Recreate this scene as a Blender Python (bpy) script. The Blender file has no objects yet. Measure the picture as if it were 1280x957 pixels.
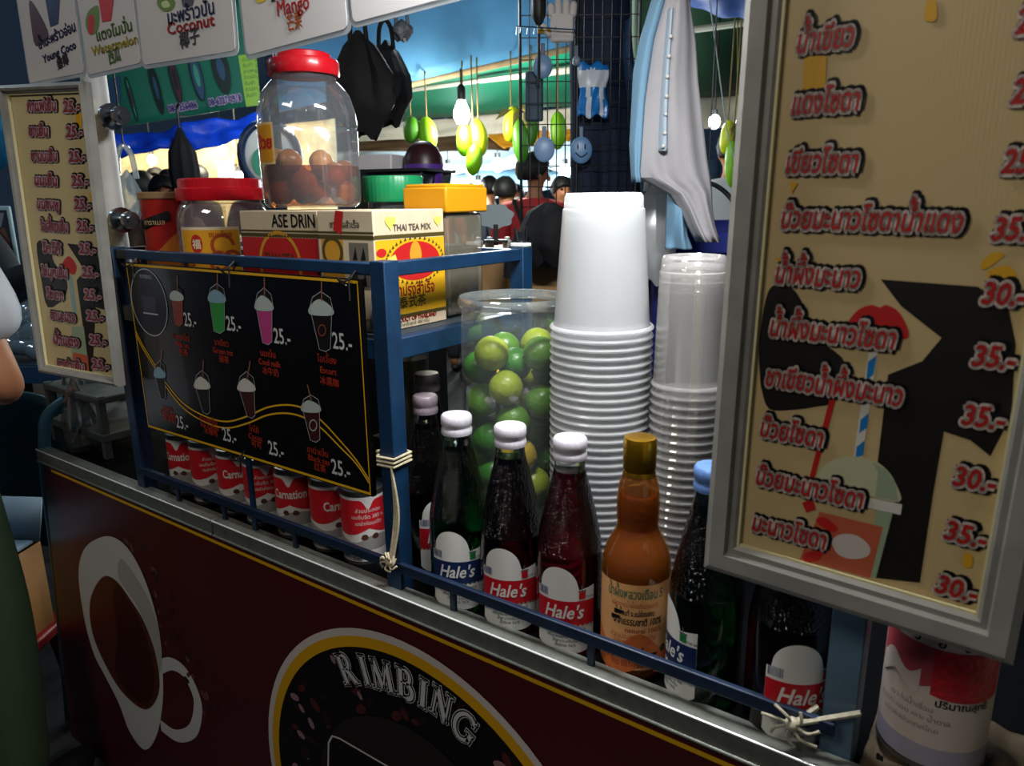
import bpy, bmesh, math, random
from math import sin, cos, pi, radians as R
from mathutils import Vector as V, Matrix as M
from mathutils.geometry import tessellate_polygon

SC = bpy.context.scene
COL = SC.collection
RND = random.Random(7)

# ------------------------------------------------------------------ camera
FPX, YAW, PITCH, ROLL, CH = 917.0, R(35.65), R(13.97), R(0.69), 1.432
cam = bpy.data.cameras.new('camera'); camo = bpy.data.objects.new('camera', cam); COL.objects.link(camo)
cam.sensor_fit = 'HORIZONTAL'; cam.sensor_width = 36.0; cam.lens = FPX / 1280 * 36.0
cam.clip_start = 0.05; cam.clip_end = 200
FW = V((-sin(YAW) * cos(PITCH), cos(YAW) * cos(PITCH), -sin(PITCH)))
_r = V((cos(YAW), sin(YAW), 0)); _d = FW.cross(_r)
RT = _r * cos(ROLL) + _d * sin(ROLL); DN = -_r * sin(ROLL) + _d * cos(ROLL)
CAM = V((0, 0, CH))
mw = M((RT, -DN, -FW)).transposed().to_4x4(); mw.translation = CAM
camo.matrix_world = mw
SC.camera = camo
cam.dof.use_dof = True; cam.dof.focus_distance = 1.25; cam.dof.aperture_fstop = 8.0

# ------------------------------------------------------------------ render look
SC.view_settings.view_transform = 'Standard'; SC.view_settings.look = 'None'
SC.view_settings.gamma = 1; SC.view_settings.use_curve_mapping = False
SC.view_settings.exposure = 0.0
SC.cycles.max_bounces = 14; SC.cycles.transparent_max_bounces = 40
SC.cycles.transmission_bounces = 12; SC.cycles.glossy_bounces = 5; SC.cycles.diffuse_bounces = 3
SC.cycles.caustics_reflective = False; SC.cycles.caustics_refractive = False
SC.cycles.sample_clamp_indirect = 4.0

# ------------------------------------------------------------------ world and lamps
w = bpy.data.worlds.new('night'); SC.world = w; w.use_nodes = True
bg = w.node_tree.nodes['Background']; bg.inputs[0].default_value = (0.10, 0.17, 0.30, 1); bg.inputs[1].default_value = 0.10

def lamp(name, kind, loc, power, color=(1, 1, 1), size=0.1, aim=None, size_y=None):
    l = bpy.data.lights.new(name, kind); o = bpy.data.objects.new(name, l); COL.objects.link(o)
    o.location = loc; l.energy = power; l.color = color
    if kind == 'AREA':
        l.size = size
        if size_y: l.shape = 'RECTANGLE'; l.size_y = size_y
    else: l.shadow_soft_size = size
    if aim is not None:
        o.rotation_euler = (V(aim) - V(loc)).to_track_quat('-Z', 'Y').to_euler()
    return o
lamp('stall_tube_light', 'AREA', (-0.34, 0.72, 1.88), 20, (0.97, 0.98, 1.0), 0.45, (-0.44, 0.84, 1.2), 0.06)
lamp('stall_rear_light', 'POINT', (-1.6, 1.75, 2.0), 11, (0.85, 0.93, 1.0), 0.08)
lamp('aisle_lamp', 'AREA', (-0.9, -1.1, 2.75), 15, (1.0, 0.93, 0.82), 0.8, (-0.5, 0.7, 0.95), 0.5)
lamp('street_lamp', 'POINT', (1.2, -0.9, 2.5), 7, (1.0, 0.88, 0.72), 0.1)
lamp('night_market_lamp', 'POINT', (-3.3, 0.35, 2.5), 14, (0.55, 0.78, 1.0), 0.12)

# ------------------------------------------------------------------ pixel rays onto real planes
def ray(x, y): return FW + RT * ((x - 640) / FPX) + DN * ((y - 478.5) / FPX)
def aty(x, y, Y): q = ray(x, y); return CAM + q * ((Y - CAM.y) / q.y)
def atz(x, y, Z): q = ray(x, y); return CAM + q * ((Z - CAM.z) / q.z)
def atd(x, y, D): return CAM + ray(x, y) * D

# ------------------------------------------------------------------ materials
def lin(h):
    h = h.lstrip('#'); c = [int(h[i:i + 2], 16) / 255 for i in (0, 2, 4)]
    return tuple(((x / 12.92) if x <= 0.04045 else ((x + 0.055) / 1.055) ** 2.4) for x in c) + (1,)
MC = {}
def mat(name, col='#808080', rough=0.5, metal=0.0, trans=0.0, ior=1.45, var=0.0, scale=30.0, bump=0.0, bscale=200.0, alpha=1.0, emit=None, es=1.0, coat=0.0, sub=0.0, voronoi=False):
    if name in MC: return MC[name]
    m = bpy.data.materials.new(name); m.use_nodes = True; MC[name] = m
    nt = m.node_tree; b = nt.nodes['Principled BSDF']; I = b.inputs
    c = lin(col) if isinstance(col, str) else col
    I['Base Color'].default_value = c; I['Roughness'].default_value = rough; I['Metallic'].default_value = metal
    I['Transmission Weight'].default_value = trans; I['IOR'].default_value = ior; I['Alpha'].default_value = alpha
    I['Coat Weight'].default_value = coat
    if sub: I['Subsurface Weight'].default_value = sub; I['Subsurface Radius'].default_value = (.01, .006, .004)
    if emit: I['Emission Color'].default_value = lin(emit); I['Emission Strength'].default_value = es
    tc = nt.nodes.new('ShaderNodeTexCoord')
    if var:
        n = nt.nodes.new('ShaderNodeTexNoise'); n.inputs['Scale'].default_value = scale; n.inputs['Detail'].default_value = 5
        nt.links.new(tc.outputs['Object'], n.inputs['Vector'])
        r = nt.nodes.new('ShaderNodeValToRGB'); e = r.color_ramp.elements
        e[0].position = .3; e[1].position = .7
        e[0].color = tuple(max(0, x * (1 - var)) for x in c[:3]) + (1,); e[1].color = tuple(min(1, x * (1 + var)) for x in c[:3]) + (1,)
        nt.links.new(n.outputs['Fac'], r.inputs['Fac']); nt.links.new(r.outputs['Color'], I['Base Color'])
    if bump:
        n = nt.nodes.new('ShaderNodeTexVoronoi' if voronoi else 'ShaderNodeTexNoise'); n.inputs['Scale'].default_value = bscale
        nt.links.new(tc.outputs['Object'], n.inputs['Vector'])
        bp = nt.nodes.new('ShaderNodeBump'); bp.inputs['Strength'].default_value = bump; bp.inputs['Distance'].default_value = 0.004
        nt.links.new(n.outputs[0], bp.inputs['Height']); nt.links.new(bp.outputs['Normal'], I['Normal'])
    return m
def film(name, col, see, rough=0.15, transl=0.4, gloss=0.12, edge=0.6, tint='#ffffff'):
    """thin clear or milky plastic: part see-through, part diffuse and translucent, with a sheen"""
    if name in MC: return MC[name]
    m = bpy.data.materials.new(name); m.use_nodes = True; MC[name] = m
    nt = m.node_tree; nt.nodes.remove(nt.nodes['Principled BSDF']); out = nt.nodes['Material Output']; N = nt.nodes.new
    c = lin(col)
    t = N('ShaderNodeBsdfTransparent'); t.inputs[0].default_value = lin(tint); d = N('ShaderNodeBsdfDiffuse'); tl = N('ShaderNodeBsdfTranslucent'); g = N('ShaderNodeBsdfGlossy')
    d.inputs[0].default_value = c; tl.inputs[0].default_value = c; g.inputs['Roughness'].default_value = rough
    m1 = N('ShaderNodeMixShader'); m1.inputs[0].default_value = transl; nt.links.new(d.outputs[0], m1.inputs[1]); nt.links.new(tl.outputs[0], m1.inputs[2])
    m2 = N('ShaderNodeMixShader'); m2.inputs[0].default_value = see; nt.links.new(m1.outputs[0], m2.inputs[1]); nt.links.new(t.outputs[0], m2.inputs[2])
    fr = N('ShaderNodeLayerWeight'); fr.inputs[0].default_value = 0.35
    mp = N('ShaderNodeMath'); mp.operation = 'MULTIPLY_ADD'; mp.inputs[1].default_value = edge; mp.inputs[2].default_value = gloss * .5
    nt.links.new(fr.outputs['Fresnel'], mp.inputs[0])
    m3 = N('ShaderNodeMixShader'); nt.links.new(mp.outputs[0], m3.inputs[0]); nt.links.new(m2.outputs[0], m3.inputs[1]); nt.links.new(g.outputs[0], m3.inputs[2])
    nt.links.new(m3.outputs[0], out.inputs[0])
    return m

# ------------------------------------------------------------------ mesh builder
class MB:
    def __init__(s): s.v = []; s.f = []; s.m = []; s.s = []
    def add(s, verts, faces, mi=0, smooth=False):
        b = len(s.v); s.v += [tuple(v) for v in verts]
        for f in faces: s.f.append(tuple(i + b for i in f)); s.m.append(mi); s.s.append(smooth)
        return s
    def box(s, c, size, mi=0, rot=None):
        c = V(c); h = V(size) / 2; vs = []
        for x in (-1, 1):
            for y in (-1, 1):
                for z in (-1, 1):
                    p = V((x * h.x, y * h.y, z * h.z))
                    if rot is not None: p = rot @ p
                    vs.append(c + p)
        return s.add(vs, [(0, 1, 3, 2), (4, 6, 7, 5), (0, 4, 5, 1), (2, 3, 7, 6), (0, 2, 6, 4), (1, 5, 7, 3)], mi)
    def bar(s, a, b, w_, h_, mi=0, up=(0, 0, 1)):
        a = V(a); b = V(b); d = b - a; L = d.length; z = d.normalized(); up = V(up)
        if abs(z.dot(up)) > .98: up = V((0, 1, 0))
        x = up.cross(z).normalized(); y = z.cross(x)
        return s.box((a + b) / 2, (w_, h_, L), mi, M((x, y, z)).transposed())
    def tube(s, pts, r, n=10, mi=0, caps=True):
        pts = [V(p) for p in pts]; k = len(pts); rs = r if isinstance(r, (list, tuple)) else [r] * k
        vs = []; prev = None
        for i, p in enumerate(pts):
            t = (pts[min(i + 1, k - 1)] - pts[max(i - 1, 0)]).normalized()
            if prev is None: x = t.orthogonal().normalized()
            else:
                x = prev - t * prev.dot(t); x = x.normalized() if x.length > 1e-6 else t.orthogonal().normalized()
            prev = x; y = t.cross(x)
            for j in range(n):
                a = 2 * pi * j / n; vs.append(p + (x * cos(a) + y * sin(a)) * rs[i])
        fs = [(i * n + j, i * n + (j + 1) % n, (i + 1) * n + (j + 1) % n, (i + 1) * n + j) for i in range(k - 1) for j in range(n)]
        s.add(vs, fs, mi, True)
        if caps: s.add(vs[:n], [tuple(range(n))[::-1]], mi); s.add(vs[-n:], [tuple(range(n))], mi)
        return s
    def lathe(s, prof, n=32, c=(0, 0, 0), mi=0, mis=None, wob=None):
        c = V(c); k = len(prof); vs = []
        for (r, z) in prof:
            for j in range(n):
                a = 2 * pi * j / n; rr = r if wob is None else r * wob(a, z)
                vs.append(c + V((rr * cos(a), rr * sin(a), z)))
        for i in range(k - 1):
            pass
        fs = []; ms = []
        b = len(s.v); s.v += [tuple(v) for v in vs]
        for i in range(k - 1):
            for j in range(n):
                s.f.append((b + i * n + j, b + i * n + (j + 1) % n, b + (i + 1) * n + (j + 1) % n, b + (i + 1) * n + j))
                s.m.append(mis[i] if mis else mi); s.s.append(True)
        return s
    def ell(s, c, r, mi=0, n=16, k=10, rot=None, wob=None):
        c = V(c); r = V(r) if not isinstance(r, (int, float)) else V((r, r, r)); vs = []
        for i in range(k + 1):
            t = pi * i / k
            for j in range(n):
                a = 2 * pi * j / n; p = V((sin(t) * cos(a), sin(t) * sin(a), cos(t)))
                q = V((p.x * r.x, p.y * r.y, p.z * r.z)) * (wob(p) if wob else 1)
                if rot is not None: q = rot @ q
                vs.append(c + q)
        return s.add(vs, [(i * n + j, (i + 1) * n + j, (i + 1) * n + (j + 1) % n, i * n + (j + 1) % n) for i in range(k) for j in range(n)], mi, True)
    def grid(s, fn, nu, nv, mi=0, smooth=True):
        vs = [fn(i / nu, j / nv) for j in range(nv + 1) for i in range(nu + 1)]
        return s.add(vs, [(j * (nu + 1) + i, j * (nu + 1) + i + 1, (j + 1) * (nu + 1) + i + 1, (j + 1) * (nu + 1) + i) for j in range(nv) for i in range(nu)], mi, smooth)
    def poly(s, pts, mi=0):                      # planar polygon of 3-D points, any outline
        pts = [V(p) for p in pts]; return s.add(pts, [tuple(t) for t in tessellate_polygon([pts])], mi)
    def slab(s, pts, depth, mi=0):               # polygon given thickness along a vector
        pts = [V(p) for p in pts]; n = len(pts); d = V(depth); q = [p + d for p in pts]
        tri = tessellate_polygon([pts])
        s.add(pts + q, [tuple(t) for t in tri] + [tuple(i + n for i in reversed(t)) for t in tri] + [(i, (i + 1) % n, (i + 1) % n + n, i + n) for i in range(n)], mi)
        return s
    def build(s, name, mats, parent=None, bevel=0.0, loc=None, fix=True, subs=0, solid=0.0, world=True):
        me = bpy.data.meshes.new(name); vv = s.v
        if parent is not None and world:          # the shape was given in place: express it relative to its thing
            rt = parent
            while rt.parent: rt = rt.parent
            rm = M.Rotation(-rt.rotation_euler.z, 3, 'Z'); lo = V(rt.location); vv = [rm @ (V(q) - lo) for q in vv]
        me.from_pydata(vv, [], s.f)
        for m_ in (mats if isinstance(mats, (list, tuple)) else [mats]): me.materials.append(m_)
        me.polygons.foreach_set('material_index', s.m); me.polygons.foreach_set('use_smooth', s.s)
        if fix:
            bm = bmesh.new(); bm.from_mesh(me); bmesh.ops.remove_doubles(bm, verts=bm.verts, dist=1e-6)
            bmesh.ops.recalc_face_normals(bm, faces=bm.faces); bm.to_mesh(me); bm.free()
        me.set_sharp_from_angle(angle=R(38))
        o = bpy.data.objects.new(name, me); COL.objects.link(o)
        if parent is not None: o.parent = parent
        if loc is not None: o.location = loc
        if solid:
            q = o.modifiers.new('thick', 'SOLIDIFY'); q.thickness = solid; q.offset = 0
        if subs: q = o.modifiers.new('smooth', 'SUBSURF'); q.levels = subs; q.render_levels = subs
        if bevel:
            q = o.modifiers.new('edge', 'BEVEL'); q.width = bevel; q.segments = 2; q.limit_method = 'ANGLE'; q.angle_limit = R(40)
        return o

def tag(o, label, cat, group=None):
    o['label'] = label; o['category'] = cat
    if group: o['group'] = group
    return o
def thing(name, label, cat, loc=(0, 0, 0), rz=0.0, group=None):
    o = bpy.data.objects.new(name, None); COL.objects.link(o); o.empty_display_size = .05
    o.location = loc; o.rotation_euler = (0, 0, rz); return tag(o, label, cat, group)
def copy_tree(o, label=None, loc=None, rz=None, parent=None, swap=None):
    c = o.copy(); COL.objects.link(c)
    if parent is not None: c.parent = parent
    if loc is not None: c.location = loc
    if rz is not None: c.rotation_euler = (c.rotation_euler[0], c.rotation_euler[1], rz)
    if label: c['label'] = label
    for ch in list(o.children): copy_tree(ch, parent=c)
    return c

# ------------------------------------------------------------------ lettering
_FC = bpy.data.curves.new('glyph', 'FONT'); _FC.resolution_u = 2; _FO = bpy.data.objects.new('glyph', _FC)
def _mesh(txt):
    _FC.body = txt; me = _FO.to_mesh()
    vs = [(v.co.x, v.co.y) for v in me.vertices]; fs = [tuple(p.vertices) for p in me.polygons]
    _FO.to_mesh_clear(); return vs, fs
_GC = {}
def _xmin(vs): return min(v[0] for v in vs)
_REF = None
def glyph(ch):
    global _REF
    if ch in _GC: return _GC[ch]
    if _REF is None: _REF = _xmin(_mesh('|')[0])
    if ch == ' ': _GC[ch] = ([], [], [], .26); return _GC[ch]
    vs, fs = _mesh(ch); adv = max(v[0] for v in _mesh(ch + '|')[0]) - max(v[0] for v in _mesh('|')[0])
    cnt = {}
    for f in fs:
        for i in range(len(f)):
            e = (f[i], f[(i + 1) % len(f)]); k = (min(e), max(e)); cnt[k] = cnt.get(k, 0) + 1
    ed = [k for k, n in cnt.items() if n == 1]
    _GC[ch] = (vs, fs, ed, adv); return _GC[ch]
UP = set('\u0e31\u0e34\u0e35\u0e36\u0e37\u0e4d'); TONE = set('\u0e48\u0e49\u0e4a\u0e4b')
def layout(txt, size=1.0, slant=0.0, track=0.0, jit=0.0, wide=1.0):
    """list of (verts2d, faces, outline edges) and total width; Thai tone marks are stacked"""
    x = 0.0; out = []
    for i, ch in enumerate(txt):
        vs, fs, ed, adv = glyph(ch); dy = 0.0
        if ch in TONE:
            if i and txt[i - 1] in UP: dy = .22
            if i + 1 < len(txt) and txt[i + 1] == '\u0e33': dy = .22
        a = RND.uniform(-jit, jit) if adv > .05 else 0; jy = RND.uniform(-jit, jit) * .5 if adv > .05 else 0
        q = []
        for (vx, vy) in vs:
            vx2 = vx * cos(a) - vy * sin(a); vy2 = vx * sin(a) + vy * cos(a) + dy + jy
            q.append(((x + vx2 + slant * vy2) * size * wide, vy2 * size))
        out.append((q, fs, ed)); x += adv + (track if adv > .05 else 0)
    return out, (x - track) * size * wide
def put_text(mb, lay, place, mi=0, outline=0.0, dx=0, dy=0, fat=0.0):
    """place(u, v) -> 3-D point. outline draws a band of that half-width round each glyph"""
    r = outline if outline else fat
    for (q, fs, ed) in lay:
        if not q: continue
        if not outline or True: mb.add([place(a + dx, b + dy) for a, b in q], fs, mi)
        if r:
            for i, j in ed:
                a, b = V(q[i]), V(q[j]); d = b - a
                if d.length < 1e-9: continue
                d.normalize(); n = V((-d.y, d.x)) * r
                mb.add([place(p.x + dx, p.y + dy) for p in (a - n, b - n, b + n, a + n)], [(0, 1, 2, 3)], mi)
                mb.add([place(a.x + r * cos(t) + dx, a.y + r * sin(t) + dy) for t in [pi / 3 * k for k in range(6)]], [(0, 1, 2, 3, 4, 5)], mi)

class Plane:
    """a real plane in the place: origin o, axes u v, normal n towards the viewer"""
    def __init__(s, o, u, v):
        s.o = V(o); s.u = V(u).normalized(); s.v = V(v).normalized(); s.n = s.u.cross(s.v).normalized()
    def at(s, a, b, k=0.0): return s.o + s.u * a + s.v * b + s.n * k
    def px(s, x, y):
        q = ray(x, y); t = (s.o - CAM).dot(s.n) / q.dot(s.n); p = CAM + q * t - s.o
        return p.dot(s.u), p.dot(s.v)
    def shape(s, mb, pts, k, mi): mb.poly([s.at(a, b, k) for a, b in pts], mi)
    def band(s, mb, pts, wd, k, mi, closed=False):
        n = len(pts); P = [V(p) for p in pts]; L = []; Rr = []
        for i in range(n):
            a = P[(i - 1) % n] if closed or i else P[0]; b = P[(i + 1) % n] if closed or i < n - 1 else P[-1]
            d = (b - a).normalized(); m_ = V((-d.y, d.x)) * (wd / 2); L.append(P[i] + m_); Rr.append(P[i] - m_)
        for i in range(n if closed else n - 1):
            j = (i + 1) % n
            mb.add([s.at(*L[i], k), s.at(*L[j], k), s.at(*Rr[j], k), s.at(*Rr[i], k)], [(0, 1, 2, 3)], mi)
    def text(s, mb, txt, a, b, size, k, mi, align='l', rot=0.0, fit=None, **kw):
        fat = kw.pop('fat', 0.0)
        lay, wd = layout(txt, size, **kw)
        sx = 1.0
        if fit: sx = fit / wd; wd = fit
        off = {'l': 0, 'c': -wd / 2, 'r': -wd}[align]
        f = lambda x, y: s.at(a + (x * sx + off) * cos(rot) - y * sin(rot), b + (x * sx + off) * sin(rot) + y * cos(rot), k)
        put_text(mb, lay, f, mi, fat=fat)
def spline(pts, n=8, closed=False):
    """smooth curve through 2-D or 3-D points"""
    P = [V(p) for p in pts]; k = len(P); out = []
    for i in range(k if closed else k - 1):
        p0 = P[(i - 1) % k] if closed or i else P[0]; p1 = P[i]; p2 = P[(i + 1) % k]; p3 = P[(i + 2) % k] if closed or i + 2 < k else P[-1]
        for j in range(n):
            t = j / n
            out.append(.5 * ((2 * p1) + (p2 - p0) * t + (2 * p0 - 5 * p1 + 4 * p2 - p3) * t * t + (3 * p1 - p0 - 3 * p2 + p3) * t ** 3))
    if not closed: out.append(P[-1])
    return out
def interp(tab, t):
    for (a, x), (b, y) in zip(tab, tab[1:]):
        if t <= b:
            k = 0 if b == a else max(0, (t - a) / (b - a)); return x + (y - x) * k
    return tab[-1][1]

# ================================================================== materials used all over
ALU = mat('aluminium', '#6c7068', .38, .35, var=.18, scale=60, bump=.05, bscale=300)
ALU_D = mat('dull_aluminium', '#7c7a70', .48, .6, var=.2, scale=40)
BLUE = mat('blue_paint', '#0e2c48', .42, var=.25, scale=25, bump=.06, bscale=120)
WHITE = mat('white_paint', '#d8d8d2', .5, var=.06, scale=20)
BLACK = mat('black_print', '#0b0b0c', .5)
RED = mat('red_print', '#b3211c', .5)
CREAM = mat('cream_print', '#d9cdbb', .5)
YELLOW = mat('yellow_print', '#d7a414', .45)
DARK = mat('dark_plastic', '#101214', .45)
WPRINT = mat('white_print', '#d9d9d6', .5)

# ================================================================== ground
g = MB(); g.grid(lambda a, b: V((-22 + 26 * a, -4 + 24 * b, 0)), 20, 20)
floor = g.build('floor', mat('wet_asphalt', '#26272a', .55, var=.5, scale=3, bump=.3, bscale=40)); floor['kind'] = 'structure'

# ================================================================== the drinks cart
ZC = 0.855                                          # counter height
FRONT = Plane((0, .69, 0), (1, 0, 0), (0, 0, 1))
cart = thing('food_cart', 'drinks cart with maroon printed front and a metal edge rail', 'cart', (-.65, 1.0, 0))
b = MB(); b.slab([(-1.87, .69, .862), (-2.0, .69, .02), (.75, .69, .02), (.75, .69, .862)], (0, .02, 0))
front = b.build('front_panel', mat('maroon_vinyl', '#481518', .33, var=.12, scale=3), cart)
b = MB(); b.box((-.57, .98, ZC - .012), (2.6, .54, .024)); b.build('countertop', mat('dark_counter', '#08090b', .75, ior=1.08, var=.3, scale=12), cart, bevel=.002)
b = MB(); b.box((-1.86, .98, .43), (.03, .54, .82)); b.box((.73, .98, .43), (.03, .54, .82)); b.box((-.57, 1.24, .43), (2.6, .02, .82))
b.build('body', mat('cart_blue', '#16324c', .5, var=.2, scale=8), cart)
b = MB()
for x0, x1 in ((-1.885, -1.171), (-1.169, .75)):
    b.box(((x0 + x1) / 2, .700, .857), (x1 - x0 - .002, .030, .030)); b.box(((x0 + x1) / 2, .6835, .8445), (x1 - x0 - .002, .004, .005))
b.build('edge_rail', ALU, cart, bevel=.002)
b = MB()
for x0, x1 in ((-1.884, -1.172), (-1.168, .75)): b.tube([(x0, .6852, .8718), (x1, .6852, .8718)], .0016, 10)
b.build('rail_highlight', mat('highlight_strip', '#e4e6e2', .22, .35), cart)  # pale thin strip added to stand for the highlight along the rail edge
# bent blue tube at the end of the cart
b = MB(); b.tube(spline([(-2.07, .72, .02), (-1.98, .72, .5), (-1.93, .72, .85), (-1.91, .76, .96), (-1.86, .95, 1.0), (-1.84, 1.2, 1.0)], 8), .014, 10)
b.build('bent_tube', mat('teal_tube', '#3b6578', .4, .3), cart)
# printed yellow line
sm = MB(); p0 = FRONT.px(150, 624.7); p1 = FRONT.px(660, 846.5)
dz = (p1[1] - p0[1]) / (p1[0] - p0[0]); zz = lambda a: p0[1] + (a - p0[0]) * dz
FRONT.band(sm, [(-1.83, zz(-1.83)), (.74, zz(.74))], .0065, .0012, 0)
sm.build('yellow_stripe', YELLOW, front, fix=False)
# printed coffee cup
cupm = [mat('cup_print', '#c9c6c0', .4), mat('cup_print_side', '#a9a49c', .4), mat('coffee_print', '#38130c', .35), mat('coffee_print_rim', '#4f2414', .35)]
def opx(pl, pts, ox, oy, n=6, closed=True):
    q = [pl.px(ox + x / 3.753, oy + y / 3.753) for x, y in pts]
    return [(p.x, p.y) for p in spline(q, n, closed)] if n else q
b = MB()
FRONT.shape(b, opx(FRONT, [(490, 75), (570, 100), (640, 190), (700, 330), (745, 500), (762, 660), (765, 850), (735, 1010), (680, 1075), (610, 990), (560, 860), (500, 740), (440, 620), (395, 450), (370, 250), (400, 130)], 0, 650), .0008, 0)
FRONT.shape(b, opx(FRONT, [(560, 270), (645, 400), (710, 560), (748, 720), (760, 600), (720, 420), (650, 280), (570, 180)], 0, 650), .0011, 1)
FRONT.shape(b, opx(FRONT, [(480, 268), (545, 280), (620, 380), (680, 480), (735, 640), (748, 800), (690, 885), (600, 830), (520, 720), (440, 540), (425, 380)], 0, 650), .0014, 3)
FRONT.shape(b, opx(FRONT, [(545, 300), (610, 390), (665, 490), (715, 640), (725, 790), (680, 860), (600, 800), (545, 700), (555, 520), (535, 400)], 0, 650), .0017, 2)
hd = opx(FRONT, [(750, 690), (800, 672), (860, 705), (910, 790), (930, 880), (905, 985), (830, 1010), (755, 960)], 0, 650, 6, False)
FRONT.band(b, hd, .030, .0006, 0)
b.build('cup_picture', cupm, front, fix=False)
# scattered coffee beans, printed
b = MB()
for i in range(46):
    t = RND.random(); x = 600 + 380 * t + RND.uniform(-50, 50); y = 90 + 800 * t ** 1.1 + RND.uniform(-60, 120)
    c = FRONT.px(x / 3.753, 650 + y / 3.753); rr = RND.uniform(.007, .013); an = RND.uniform(0, 3)
    q = [(c[0] + rr * (cos(a) * cos(an) - .62 * sin(a) * sin(an)), c[1] + rr * (cos(a) * sin(an) + .62 * sin(a) * cos(an))) for a in [2 * pi * k / 12 for k in range(12)]]
    FRONT.shape(b, q, .0003 + .00001 * i, RND.choice([0, 0, 1])); FRONT.band(b, [(c[0] - rr * cos(an) * .8, c[1] - rr * sin(an) * .8), (c[0] + rr * cos(an) * .8, c[1] + rr * sin(an) * .8)], .0012, .0003 + .00001 * i + .000005, 2)
b.build('bean_print', [mat('bean_dark', '#33191a', .35), mat('bean_mid', '#6a4440', .3), mat('bean_line', '#0d0605', .5)], front, fix=False)

# round emblem: fitted circle on the front panel
EP = [FRONT.px(320 + x / 3.753, 700 + y / 3.753) for x, y in [(50, 957), (60, 800), (120, 600), (230, 440), (330, 355), (430, 315), (560, 305), (700, 335), (860, 430), (1000, 560), (1150, 740), (1276, 930)]]
def fit_circle(P):
    import numpy as np
    A = np.array([[2 * x, 2 * y, 1] for x, y in P]); c = np.array([x * x + y * y for x, y in P]); s = np.linalg.lstsq(A, c, rcond=None)[0]
    return float(s[0]), float(s[1]), float((s[2] + s[0] ** 2 + s[1] ** 2) ** .5)
ex, ez, er = fit_circle(EP)
circ = lambda r, n=96: [(ex + r * cos(2 * pi * k / n), ez + r * sin(2 * pi * k / n)) for k in range(n)]
b = MB()
FRONT.shape(b, circ(er), .0015, 0); FRONT.shape(b, circ(er * .965), .0018, 1); FRONT.shape(b, circ(er * .915), .0021, 2)
for i in range(120):
    a = RND.uniform(0, 2 * pi); rr = er * RND.uniform(.62, .88); c = (ex + rr * cos(a), ez + rr * sin(a)); s_ = RND.uniform(.008, .015); an = RND.uniform(0, 3)
    q = [(c[0] + s_ * (cos(t) * cos(an) - .6 * sin(t) * sin(an)), c[1] + s_ * (cos(t) * sin(an) + .6 * sin(t) * cos(an))) for t in [2 * pi * k / 10 for k in range(10)]]
    FRONT.shape(b, q, .0022 + .000004 * i, RND.choice([3, 3, 4, 4, 4, 5]))  # printed beans in three tones, picked at random
FRONT.shape(b, circ(er * .60), .003, 6)
tri = [FRONT.px(320 + x / 3.753, 700 + y / 3.753) for x, y in [(345, 1000), (348, 850), (365, 818), (400, 830), (620, 957), (720, 1010)]]
FRONT.band(b, tri, .0035, .0036, 0); FRONT.shape(b, [FRONT.px(320 + x / 3.753, 700 + y / 3.753) for x, y in [(350, 1000), (355, 840), (380, 828), (620, 965), (660, 1000)]], .0033, 2)
emb = b.build('round_emblem', [mat('emblem_rim', '#c9bfb6', .4), mat('emblem_gold', '#d09b12', .4), mat('emblem_black', '#0c0808', .4), mat('emblem_bean', '#4a1c1c', .35), mat('emblem_bean_dark', '#221010', .35), mat('emblem_bean_pale', '#8a6a6c', .3), mat('emblem_core', '#1f1a17', .4)], front, fix=False)
# serif capitals drawn by strokes: (thick and thin strokes, bowls, serifs) in a 1-high box
def serif_letter(ch):
    T, t = .17, .07; L = []
    st = lambda a, b_, w_: L.append(([a, b_], w_))
    sf = lambda x, y, w_=.30: L.append(([(x - w_ / 2, y), (x + w_ / 2, y)], .055))
    arc = lambda cx, cy, rx, ry, a0, a1, w_: L.append(([(cx + rx * cos(R(a0 + (a1 - a0) * k / 14)), cy + ry * sin(R(a0 + (a1 - a0) * k / 14))) for k in range(15)], w_))
    if ch == 'I': st((.15, 0), (.15, 1), T); sf(.15, .03); sf(.15, .97); wd = .34
    elif ch == 'M': st((.12, 0), (.16, 1), t); st((.16, 1), (.46, .08), T); st((.46, .08), (.78, 1), t); st((.82, 0), (.78, 1), T); sf(.12, .03, .26); sf(.82, .03, .32); sf(.13, .97, .2); sf(.82, .97, .22); wd = .98
    elif ch == 'N': st((.14, 0), (.14, 1), t); st((.14, 1), (.66, 0), T); st((.66, 0), (.66, 1), t); sf(.14, .03, .26); sf(.10, .97, .24); sf(.66, .97, .28); wd = .82
    elif ch in 'RB':
        st((.16, 0), (.16, 1), T); sf(.10, .97, .26); sf(.12, .03, .30); st((.16, .965), (.36, .965), .06); st((.16, .52), (.36, .52), .06); arc(.36, .743, .2, .222, 90, -90, .13)
        if ch == 'B': st((.16, .035), (.40, .035), .06); arc(.40, .278, .24, .243, 90, -90, .15); wd = .76
        else: st((.34, .52), (.68, .02), T); sf(.70, .03, .22); wd = .84
    elif ch == 'G':
        arc(.45, .5, .36, .47, 42, 325, .13); st((.74, .1), (.74, .45), .14); sf(.70, .45, .3); st((.74, .97), (.73, .70), .05); wd = .94
    return L, wd
b = MB(); word = 'RIMBING'; hh = .052
PXC = [(437, 834.6), (458.6, 836), (480, 842.5), (509.7, 853), (532, 865), (554.5, 878.5), (583.8, 906.5)]
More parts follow.
